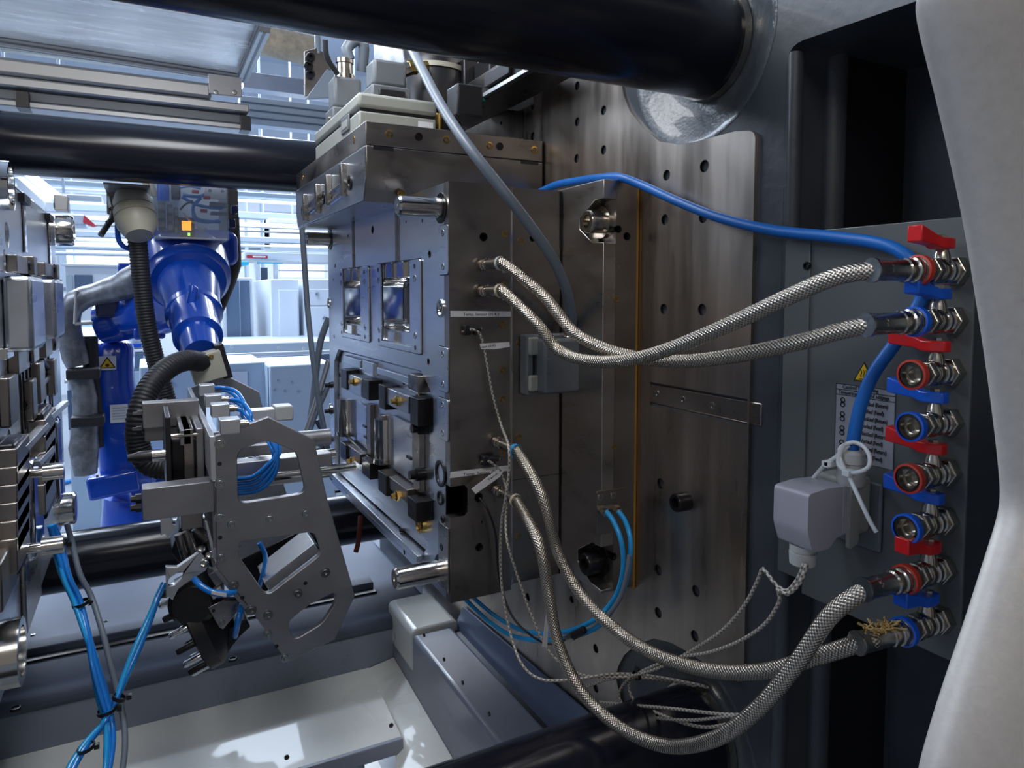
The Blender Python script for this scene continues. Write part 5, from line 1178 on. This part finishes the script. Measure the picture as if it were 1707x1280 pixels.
# round spiral relief on the face
def blk(name, m, x0, y0, x1, y1, Xf, bevel=.003, Yd=None, base=XL_):
    a, b_ = PX(x0, y0, Xf), PX(x1, y1, Xf); return B().box(base, Xf, a.y, b_.y, b_.z, a.z).build(name, M[m], lm, bevel=bevel)
for (x0, x1, y0, y1, xf) in ((52, 78, 460, 575, -.160), (92, 109, 465, 558, -.160)):
    o = blk('core', 'steel_face', x0, y0, x1, y1, xf, .008)
    blk('core_collar', 'black_steel', x0-2, y0-3, x1-2, y1+3, XL_+.012, .004)
for (x0, x1, y0, y1, xf) in ((28, 47, 424, 457, -.185), (56, 63, 427, 458, -.18), (75, 90, 437, 462, -.185), (95, 100, 440, 465, -.18), (30, 50, 578, 613, -.185), (56, 66, 580, 600, -.18), (76, 88, 560, 590, -.185), (92, 100, 558, 580, -.183)):
    blk('core_block', 'steel_side', x0, y0, x1, y1, xf, .002)
for x, y in ((50, 442), (91, 447), (52, 597), (92, 574)): c = PX(x, y, -.184); socket_screw(lm, c, X_, .009, M['black_steel'], h=.2)
blk('side_rail', 'chrome', 0, 450, 34, 458, -.188, .001); blk('side_rail', 'chrome', 12, 581, 36, 588, -.188, .001)
for x, y in ((14, 793), (10, 920)):
    c = PX(x, y, XL_); B().lathe(c, X_, [(0, .008), (.045, .008), (.046, .014), (.075, .014)], 16).build('ejector_pin', M['pin'], lm)
for (x0, x1, y0, y1) in ((15, 32, 630, 700), (54, 64, 634, 694), (66, 77, 605, 665), (90, 97, 600, 655)): blk('slider', 'steel_side', x0, y0, x1, y1, -.185, .003)
for k, (x, y) in enumerate(((40, 660), (52, 655), (82, 632), (74, 640), (44, 605), (36, 680), (86, 652), (60, 700))):
    a = PX(x, y, XL_+.001); B().box(XL_, XL_+.003, a.y-.006, a.y+.006, a.z-.06, a.z+.06).build('dark_slot', M['black_steel'], lm, smooth=0)
for (x0, y0, x1, y1) in ((40, 675, 52, 690), (68, 645, 88, 615), (68, 600, 88, 622), (66, 700, 78, 690)):
    a, b_ = PX(x0, y0, XL_+.003), PX(x1, y1, XL_+.003); B().cyl(a, b_, .006, n=10).build('spring_clip', M['black_steel'], lm)
# lower cavity modules, dark with blue reflecting plates
blk('module_body', 'black_steel', 25, 740, 50, 925, -.175, .006); blk('module_body', 'black_steel', 72, 688, 93, 835, -.175, .006)
blk('module_plate', 'chrome', 54, 770, 76, 900, -.178, .010); blk('module_plate', 'chrome', 95, 700, 107, 830, -.178, .010)
for k in range(6): blk('module_step', 'steel_side', 28, 748+k*30, 51, 760+k*30, -.172, .002)
for k in range(5): blk('module_step', 'steel_side', 75, 700+k*27, 94, 712+k*27, -.172, .002)
for pts in ([(26, 745), (66, 705), (70, 712), (32, 752)], [(50, 770), (76, 744), (78, 752), (54, 778)], [(72, 692), (103, 668), (105, 675), (76, 700)]):
    B().prism([PX(x, y, -.185) for x, y in pts], (.014, 0, 0)).build('slope_ledge', M['alu_light'], lm, bevel=.001)
c = PX(104, 838, XL_); B().lathe(c-V((0, .06, 0)), X_, [(0, .040), (.03, .040), (.034, .036)], 30).build('guide_bush', M['pin'], lm, smooth=40)
c = PX(-2, 1092, XL_); B().lathe(c, X_, [(0, .048), (.028, .048), (.028, .036), (.0, .034)], 32).build('guide_bush', M['pin'], lm, smooth=40)
blk('bottom_bar', 'steel_side', 2, 940, 33, 960, -.180, .003); blk('bottom_plate', 'steel', 40, 905, 70, 990, -.192, .003)
tag(box('moving_platen', M['cast'], -.75, -.36, .9, 2.55, .35, 2.25), 'dark moving platen behind the left mould half', 'platen')

# ================================================================= CABLE BUNDLES lower left
def bundle(label, pts, m, k, spread, r, cat='cable'):
    t = thing('cable_bundle', label, cat, pts[0]); random.seed(k+11)
    for i in range(k):
        off = V((random.uniform(-1, 1), random.uniform(-1, 1), 0))*spread
        B().tube([p+off*(.5+.5*math.sin(j*1.3+i)) for j, p in enumerate(pts)], r, n=10).build('tube', M[m] if i % 4 else M['tube_light'], t, smooth=80)
    return t
pL = [PY(88, 875, 1.55), PY(98, 910, 1.55), PY(110, 960, 1.52), PY(130, 1000, 1.5), PY(148, 1060, 1.45), PY(160, 1110, 1.42), PY(172, 1160, 1.4), PY(182, 1205, 1.38), PY(184, 1250, 1.35), PY(178, 1300, 1.32)]
bl1 = bundle('thick bundle of blue tubes hanging from the left mould half', pL, 'tube_blue', 7, .013, .0045)
B().tube([p+V((.022, 0, 0)) for p in pL], .005, n=10).build('grey_tube', M['cable_grey'], bl1, smooth=80)
pR = [PY(275, 972, 1.48), PY(264, 995, 1.47), PY(250, 1035, 1.45), PY(232, 1080, 1.43), PY(212, 1125, 1.41), PY(193, 1170, 1.39), PY(178, 1200, 1.38), PY(150, 1235, 1.36), PY(125, 1275, 1.33), PY(112, 1310, 1.3)]
bl2 = bundle('blue sleeve of tubes running from the tool head down to the left bundle', pR, 'tube_blue', 5, .008, .0055)
for x, y, Y, w_ in ((134, 1003, 1.495, .013), (97, 905, 1.55, .014), (178, 1180, 1.385, .015), (200, 1160, 1.385, .010), (143, 1243, 1.345, .012)):
    c = PY(x, y, Y); z = thing('cable_tie', {134: 'black tie on the left blue bundle just below the dark tie bar', 97: 'black tie at the top of the left blue bundle', 178: 'black tie where the two blue bundles meet', 200: 'black tie near the foot of the right blue sleeve', 143: 'black tie on the lower left blue tubes at the bottom edge'}[x], 'cable tie', c)
    B().lathe(c, (.25, 0, -1) if x < 190 else (-.5, 0, -1), [(0, w_), (0, w_+.002), (.006, w_+.002), (.006, w_)], 18, cap=False).build('band', M['black'], z)
    B().box(c.x+w_, c.x+w_+.008, c.y-.006, c.y+.002, c.z-.008, c.z).build('head', M['black'], z)
# grey cables left of the mould
for i, (lb, l, r, m) in enumerate((('long dark cable dropping in front of the bright hall left of the mould', [(503, 372, 2.3), (507, 430, 2.3), (513, 520, 2.3), (522, 600, 2.3), (530, 660, 2.32), (541, 720, 2.35), (548, 760, 2.4)], .009, 'cable_grey'),
    ('grey cable crossing behind the long dark one', [(548, 530, 2.6), (534, 570, 2.6), (527, 620, 2.6), (520, 680, 2.6), (512, 740, 2.6)], .012, 'cable_grey'),
    ('pale grey cable leaning left at the mould edge', [(548, 600, 2.5), (536, 640, 2.5), (524, 680, 2.5), (510, 720, 2.5)], .010, 'alu_profile'),
    ('grey cable leaning left below the pale one', [(548, 640, 2.5), (535, 670, 2.5), (522, 700, 2.5), (509, 745, 2.5)], .010, 'cable_grey'),
    ('dark cable bowing low beside the mould corner', [(528, 700, 2.5), (540, 725, 2.5), (538, 745, 2.5), (522, 752, 2.5), (505, 745, 2.5)], .010, 'cable_dark'),
    ('thin blue tube end low beside the mould corner', [(535, 700, 2.45), (542, 735, 2.45), (530, 742, 2.45)], .007, 'tube_blue'))):
    cable('cable', lb, [PY(*p) for p in l], r, M[m])
cable('cable', 'dark red cable hanging below the mould in front of the rear tie bar', [PY(601, 860, 2.22), PY(600, 880, 2.2), PY(597, 905, 2.2), PY(593, 920, 2.2)], .008, mat('red_brown_jacket', (.16, .025, .015), .5))

# ================================================================= OVERHEAD: roof sheet, profiles, motor
ZR = 2.72
sheet = [PZ(-60, 66, ZR), PZ(-20, -25, ZR), PZ(470, -10, ZR), PZ(440, 52, ZR), PZ(398, 128, ZR), PZ(0, 66, ZR)]
sheet = [PZ(x, y, ZR) for x, y in ((-80, 50), (-80, -60), (470, -60), (440, 49), (402, 127), (0, 64))]
tag(B().prism(sheet, (0, 0, .006)).build('guard_roof_sheet', M['pc_roof'], None, smooth=0), 'scratched shiny guard roof sheet at the top left', 'roof sheet')
gf = thing('overhead_guard', 'aluminium profile frame of the guard under the roof sheet', 'frame', PZ(400, 128, ZR))
def profile(a, b_, w_, h_, m='alu_profile', name='profile'):
    a, b_ = V(a), V(b_); d = (b_-a).normalized(); s = d.cross(Z_).normalized(); c = (a+b_)/2; L = (b_-a).length/2
    o = B().obox(c, d*L, s*w_/2, Z_*h_/2).build(name, M[m], gf, bevel=.002)
    for k in (-1, 1):
        B().obox(c+s*k*(w_/2), d*(L-.001), s*.0015, Z_*h_*.13).build('groove', M['conn'], o)
        B().obox(c+Z_*k*(h_/2), d*(L-.001), s*w_*.13, Z_*.0015).build('groove', M['conn'], o)
    return o
a, b_ = PZ(404, 130, ZR-.03), PZ(441, 45, ZR-.03)
profile(a, b_, .045, .045); profile(PZ(-60, 62, ZR-.02), PZ(398, 131, ZR-.02), .035, .035)
Yp = 3.35
za, zb_ = PY(250, 128, Yp).z, PY(250, 156, Yp).z
x_l, x_r_ = -3.0, PY(415, 190, Yp).x
B().box(x_l, PY(352, 150, Yp).x, Yp-.03, Yp+.10, zb_, za).build('linear_beam', M['alu_profile'], gf, bevel=.015, seg=3)
B().box(x_l, x_r_, Yp-.03, Yp+.10, zb_-.042, zb_-.002).build('linear_beam', M['alu_profile'], gf, bevel=.008, seg=3)
B().box(x_l, x_r_, Yp+.0, Yp+.10, zb_-.085, zb_-.046).build('linear_beam', M['conn'], gf, bevel=.004)
B().box(x_l, x_r_, Yp-.02, Yp+.10, zb_-.115, zb_-.088).build('linear_beam', M['alu_profile'], gf, bevel=.006)
for px0, px1 in ((25, 48), (400, 417)): a, b_ = PY(px0, 150, Yp-.035), PY(px1, 150, Yp-.035); B().box(a.x, b_.x, Yp-.036, Yp+.05, zb_-.118, zb_-.055).build('end_cap', M['black'], gf, bevel=.002)
a, b_ = PY(347, 123, Yp-.04), PY(403, 163, Yp-.04); bp_ = B().box(a.x, b_.x, Yp-.05, Yp-.03, b_.z, a.z).build('joint_plate', M['alu'], gf, bevel=.002)
for x in (360, 391): socket_screw(bp_, PY(x, 154, Yp-.05), -Y_, .010, M['zinc'], h=.3)
Yq = 4.1
a, b_ = PY(400, 155, Yq), PY(560, 222, Yq)
B().box(a.x, b_.x+.3, Yq, Yq+.1, PY(470, 212, Yq).z, PY(470, 167, Yq).z).build('rear_profile', M['mach_grey'], gf, bevel=.004)
for k in range(3): z_ = PY(470, 176+k*12, Yq-.002).z; B().box(a.x, b_.x+.3, Yq-.004, Yq, z_-.008, z_).build('groove', M['mach_dark'], gf)
slab('upper_channel', M['bed'], 405, 118, 560, 165, 4.3, .1, gf)
slab('upper_channel', M['boxgrey'], 0, 82, 350, 118, 4.6, .05, gf)
a, b_ = PY(425, 62, 3.7), PY(530, 88, 3.7)
tag(B().lathe(a, b_-a, [(0, .075), ((b_-a).length, .075)], 24).build('insulated_pipe', M['tan'], None), 'tan insulated pipe above the rear aluminium profiles', 'pipe')
pb = thing('pipe_bracket', 'grey bracket plates left of the rear connector under the top tie bar', 'bracket', PY(530, 150, 3.0))
B().prism(FY([(508, 85), (528, 80), (552, 95), (552, 125), (520, 160), (508, 160)], 3.0), (0, .02, 0)).build('bracket_plate', M['steel_side'], pb, bevel=.002)
B().prism(FY([(510, 165), (545, 115), (575, 130), (560, 162)], 2.9), (0, .02, 0)).build('gusset', M['mach_grey'], pb, bevel=.002)
a = PY(530, 90, 3.01); B().cyl(a, V((a.x, a.y, 5.6)), .012, n=10).build('hanger_rod', M['mach_grey'], pb)
for x, y in ((517, 96), (517, 124), (514, 110)): socket_screw(pb, PY(x, y, 2.99), -Y_, .018, M['black'], h=.8)
mt = thing('black_motor', 'round black drum behind the connector on the junction box', 'motor', (PY(725, 150, 1.72).x, 1.72, zj))
c = V((PY(722, 150, 1.74).x, 1.74, zj-.10)); B().lathe(c, Z_, [(0, .07), (.10, .070), (.12, .085), (.22, .085), (.24, .075), (.26, .075), (.30, .08)], 36).build('drum', M['black'], mt)
B().lathe(c+Z_*.225, Z_, [(0, .087), (.012, .087)], 36).build('beige_band', M['beige'], mt)
for k in range(5):
    t = -PI/2+(k-2)*.5; p = c+V((math.cos(t)*.085, math.sin(t)*.085, .03)); B().ball(p, .026, .026, .03).build('black_boot', M['rubber'], mt)
c = PY(732, 190, 1.6); B().cyl(c, c+V((0, 0, -.07)), .010).build('brass_rod', M['brass'], mt)
cr_ = thing('carriage_rail', 'dark steel rail with slots between the junction box and the platen', 'rail', PX(860, 170, .78))
a, b_ = PX(775, 212, .79), PX(948, 128, .79)
ln = (b_-a)
B().box(.70, .79, b_.y-.02, a.y+.3, b_.z-.005, b_.z+.055).build('rail_body', M['black_steel'], cr_, bevel=.003)
B().box(.696, .70, b_.y-.02, a.y+.3, b_.z+.000, b_.z+.008).build('bright_edge', M['steel_face'], cr_)
for k in range(4): B().box(.692, .70, b_.y+.08+k*.22, b_.y+.20+k*.22, b_.z+.015, b_.z+.045).build('slot', M['bore'], cr_, bevel=.002)
for k, (x, y, s) in enumerate(((790, 150, .05), (830, 140, .045), (870, 150, .04), (775, 175, .03))):
    p = PY(x, y, 1.7-.1*k); B().box(p.x-s, p.x+s, p.y-s, p.y+s, p.z-s, p.z+s*1.2).build('dark_clamp', M['black'] if k != 2 else M['conn'], cr_, bevel=.004)
p = PY(788, 158, 1.5); B().box(p.x-.014, p.x+.02, p.y, p.y+.01, p.z-.02, p.z+.018).build('white_tag', M['wlabel'], cr_, bevel=.001)
p = PY(800, 168, 1.48); B().obox(p, (.03, 0, .012), (0, .004, 0), (0, 0, .004)).build('green_board', mat('green_board', (.0, .12, .09), .4), cr_)

# ================================================================= THE HALL beyond
def bgt(name, label, cat, px0, py0, px1, py1, Y, t, m, group=None, tofloor=False):
    a, b_ = PY(px0, py0, Y), PY(px1, py1, Y); z0 = 0 if tofloor else b_.z
    o = thing(name, label, cat, ((a.x+b_.x)/2, Y+t/2, z0), group); B().box(a.x, b_.x, Y, Y+t, z0, a.z).build('body', M[m], o, bevel=.01)
    return o
def bgp(par, name, px0, py0, px1, py1, Y, t, m): a, b_ = PY(px0, py0, Y), PY(px1, py1, Y); return B().box(a.x, b_.x, Y-t, Y, b_.z, a.z).build(name, M[m], par, bevel=.004)
cbt = bgt('cabinet', 'pale blue cabinet right behind the gripper, left of the mould', 'cabinet', 449, 610, 560, 760, 4.3, .6, 'pale_blue', tofloor=True)
for x, y in ((463, 634), (486, 637), (458, 650), (475, 651), (497, 652)): socket_screw(cbt, PY(x, y, 4.3), -Y_, .010, M['mach_grey'])
bgp(cbt, 'door_gap', 447.5, 612, 449, 760, 4.3, .004, 'mach_dark')
cb2 = bgt('cabinet', 'pale blue cabinet with a recessed door behind the gripper top', 'cabinet', 372, 606, 446, 760, 4.5, .6, 'pale_blue', tofloor=True)
bgp(cb2, 'door', 384, 620, 414, 690, 4.5, .01, 'mach_white')
cb3 = bgt('cabinet', 'pale blue cabinet between the two corrugated hoses', 'cabinet', 232, 612, 345, 760, 4.6, .6, 'pale_blue', tofloor=True); bgp(cb3, 'knob', 281, 636, 287, 642, 4.6, .02, 'black')
ct = bgt('counter', 'long grey counter edge in front of the distant machines', 'counter', 360, 574, 600, 590, 5.6, .9, 'mach_grey', tofloor=False)
bgp(ct, 'bright_top', 360, 590, 600, 596, 5.5, .02, 'mach_white'); bgp(ct, 'dark_strip', 376, 596, 600, 602, 5.4, .02, 'mach_dark'); bgp(ct, 'base', 360, 602, 600, 700, 5.6, -.5, 'pale_blue')
for x, y in ((386, 578), (464, 580), (506, 581)): socket_screw(ct, PY(x, y, 5.6), -Y_, .012, M['alu_light'])
m1 = bgt('control_cabinet', 'distant cabinet with a dark glazed front', 'cabinet', 368, 462, 424, 578, 6.6, .7, 'mach_white', tofloor=True); bgp(m1, 'dark_glass', 376, 467, 418, 570, 6.6, .02, 'mach_dark'); bgp(m1, 'handle', 373, 466, 377, 522, 6.59, .03, 'wlabel'); bgp(m1, 'glazing_bar', 399, 467, 401, 570, 6.57, .01, 'mach_grey')
m2 = bgt('process_machine', 'distant white machine housing with two doors left of the mould', 'machine', 450, 465, 500, 576, 6.4, 1.2, 'mach_white', tofloor=True)
bgp(m2, 'door', 464, 483, 497, 572, 6.4, .015, 'wall')
m3 = bgt('process_machine', 'distant white machine housing with screwed panels nearest the mould', 'machine', 509, 465, 600, 576, 6.3, 1.2, 'mach_white', tofloor=True); bgp(m3, 'upper_panel', 513, 482, 600, 508, 6.3, .015, 'wall'); bgp(m3, 'lower_panel', 513, 511, 600, 572, 6.3, .015, 'wall')
for x, y in ((528, 490), (540, 530)): socket_screw(m3, PY(x, y, 6.28), -Y_, .018, M['mach_grey'])
m4 = bgt('machine_hood', 'long white machine beam with a red lettered plate', 'machine', 408, 419, 620, 437, 7.6, .9, 'mach_white')
lp_ = bgp(m4, 'letter_plate', 411, 425, 446, 431, 7.6, .01, 'warn_red'); bgp(m4, 'white_field', 421, 426.5, 443, 429.5, 7.58, .01, 'mach_white')
bgp(m4, 'post', 423, 437, 434, 580, 7.7, .1, 'mach_white'); bgp(m4, 'post', 455, 437, 463, 580, 7.7, .1, 'mach_white'); bgp(m4, 'dark_bay', 434, 446, 447, 507, 7.8, .02, 'mach_dark'); bgp(m4, 'glazing', 466, 441, 540, 462, 7.7, .02, 'glow'); bgp(m4, 'rail', 464, 450, 545, 453, 7.66, .05, 'mach_grey'); bgp(m4, 'shelf', 430, 519, 449, 522, 7.6, .1, 'wlabel'); bgp(m4, 'blue_edge', 428, 437, 470, 440, 7.6, .05, 'teal')
tg = bgt('work_table', 'distant teal edged table behind the robot', 'table', 384, 435, 415, 442, 7.0, .5, 'teal'); [bgp(tg, 'table_leg', x_, 442, x_+3, 700, 7.2, .05, 'mach_white') for x_ in (386, 410)]
pj = bgt('robot_gantry', 'distant grey rounded handling unit with a red tip left of the gland', 'machine', 103, 356, 142, 376, 6.0, .3, 'mach_grey'); a = PY(142, 362, 6.05); B().prism([PY(140, 358, 5.98), PY(160, 376, 5.98), PY(154, 377, 5.98), PY(138, 370, 5.98)], (0, .1, 0)).build('red_tip', M['warn_red'], pj)
ml = bgt('white_machine', 'distant white machine behind the silver hose bundle', 'machine', 108, 440, 262, 600, 7.4, 1.2, 'mach_white', tofloor=True)
bgp(ml, 'window', 124, 458, 156, 505, 7.4, .02, 'mach_dark'); bgp(ml, 'side_window', 110, 458, 122, 505, 7.4, .02, 'mach_grey'); bgp(ml, 'top_rail', 104, 440, 262, 446, 7.4, .05, 'mach_white')
pl_ = bgt('pallet_rack', 'distant shelving unit with blue and white boxes between robot arm and hose', 'shelving', 216, 536, 262, 660, 6.2, .5, 'mach_white', tofloor=True)
for (x0, y0, x1, y1, m) in ((218, 545, 238, 562, 'wlabel'), (218, 572, 236, 578, 'blue_paint'), (218, 588, 240, 612, 'mach_dark'), (216, 582, 258, 585, 'wlabel'), (222, 618, 234, 645, 'mach_grey'), (238, 592, 256, 640, 'mach_grey')): bgp(pl_, 'box', x0, y0, x1, y1, 6.2, .05, m)
lb_ = bgt('glass_booth', 'light blue glazed booth left of the robot arm', 'booth', 108, 540, 165, 720, 5.4, .6, 'pale_blue', tofloor=True)
bgp(lb_, 'bright_pane', 112, 546, 160, 612, 5.4, .02, 'glow'); bgp(lb_, 'shelf', 108, 632, 160, 636, 5.4, .04, 'alu_light'); bgp(lb_, 'post', 120, 540, 123, 720, 5.38, .03, 'alu_light'); bgp(lb_, 'lower_panel', 112, 650, 130, 715, 5.4, .02, 'mach_dark')
# ceiling services: trays, pipes and lamps
def run(name, label, cat, py, h_, Y, m, x0=-8, x1=6, px=300, t=.12, group=None):
    a, b_ = PY(px, py, Y), PY(px, py+h_, Y); return tag(box(name, M[m], x0, x1, Y, Y+t, b_.z, a.z, bevel=.01), label, cat, group)
run('roof_beam', 'pale blue hall beam just under the rear top tie bar', 'beam', 312, 9, 7.5, 'pale_blue')
run('roof_beam', 'white hall beam above the lamp strip', 'beam', 324, 5, 8.2, 'mach_white')
run('cable_tray', 'grey blue cable tray behind the robot control box', 'cable tray', 347, 12, 9.5, 'mach_grey')
run('roof_beam', 'white hall beam level with the robot gland', 'beam', 366, 8, 10.5, 'mach_white'); run('pipe', 'thin brown pipe crossing the hall at robot box height', 'pipe', 379, 2.5, 8.8, 'conn')
run('cable_tray', 'grey blue cable tray above the far windows', 'cable tray', 390, 10, 9.0, 'mach_grey'); run('pipe', 'white pipe crossing the far windows', 'pipe', 404, 3, 8.6, 'wlabel'); run('cable_tray', 'broad grey tray above the distant white machines', 'cable tray', 414, 6, 9.2, 'pale_blue'); run('roof_beam', 'dark blue hall beam left of the robot elbow', 'beam', 424, 5, 9.4, 'mach_grey', x1=.6)
for i, (x0, y0, x1, y1, Y, lb) in enumerate(((388, 331, 640, 345, 7.9, 'long bright lamp strip right of the robot control box'), (-60, 326, 170, 333, 7.4, 'bright lamp strip left of the robot gland'), (448, 372, 560, 379, 9.0, 'short lamp strip in front of the bright window'))):
    a, b_ = PY(x0, y0, Y), PY(x1, y1, Y); lt = thing('strip_lamp', lb, 'lamp', ((a.x+b_.x)/2, Y, a.z), 'hall strip lamps'); B().box(a.x, b_.x, Y, Y+.2, b_.z, a.z).build('tube', M['lamp'], lt, bevel=.01); B().box(a.x, b_.x, Y-.02, Y+.25, a.z, a.z+.06).build('housing', M['mach_white'], lt, bevel=.01); [B().cyl((x_, Y+.1, a.z+.05), (x_, Y+.1, 5.6), .012, n=8).build('hanger', M['mach_grey'], lt) for x_ in (a.x+.3, b_.x-.3)]
for i, (x0, y0, x1, y1) in enumerate(((40, 303, 88, 345), (52, 300, 100, 340))):
    tag(B().obox((PY(x0, y0, 7)+PY(x1, y1, 6))/2, (PY(x1, y1, 6)-PY(x0, y0, 7))/2, (.05, 0, 0), (0, 0, .04)).build('roof_strut', M['mach_white'], None, bevel=.01), ['left one of two white roof struts above the left mould half', 'right one of two white roof struts above the left mould half'][i], 'strut')
for i, px in enumerate((118, 410, 437)):
    a, b_ = PY(px, 300, 10.8), PY(px+6, 480, 10.8); tag(box('hall_column', M['pale_blue'], a.x, b_.x, 10.8, 11.1, 0, 5.6), ['hall column left of the robot', 'hall column right of the robot control box', 'hall column beside the bright window'][i], 'column')
cable('hose', 'blue hose lying on the hall floor left of the robot foot', [PZ(100, 806, .02), PZ(140, 796, .02), PZ(180, 788, .02)], .018, M['tube_blue'])
cable('hose', 'second blue hose on the hall floor, nearer the machine', [PZ(100, 838, .02), PZ(140, 833, .02), PZ(175, 829, .02)], .02, M['tube_blue'])
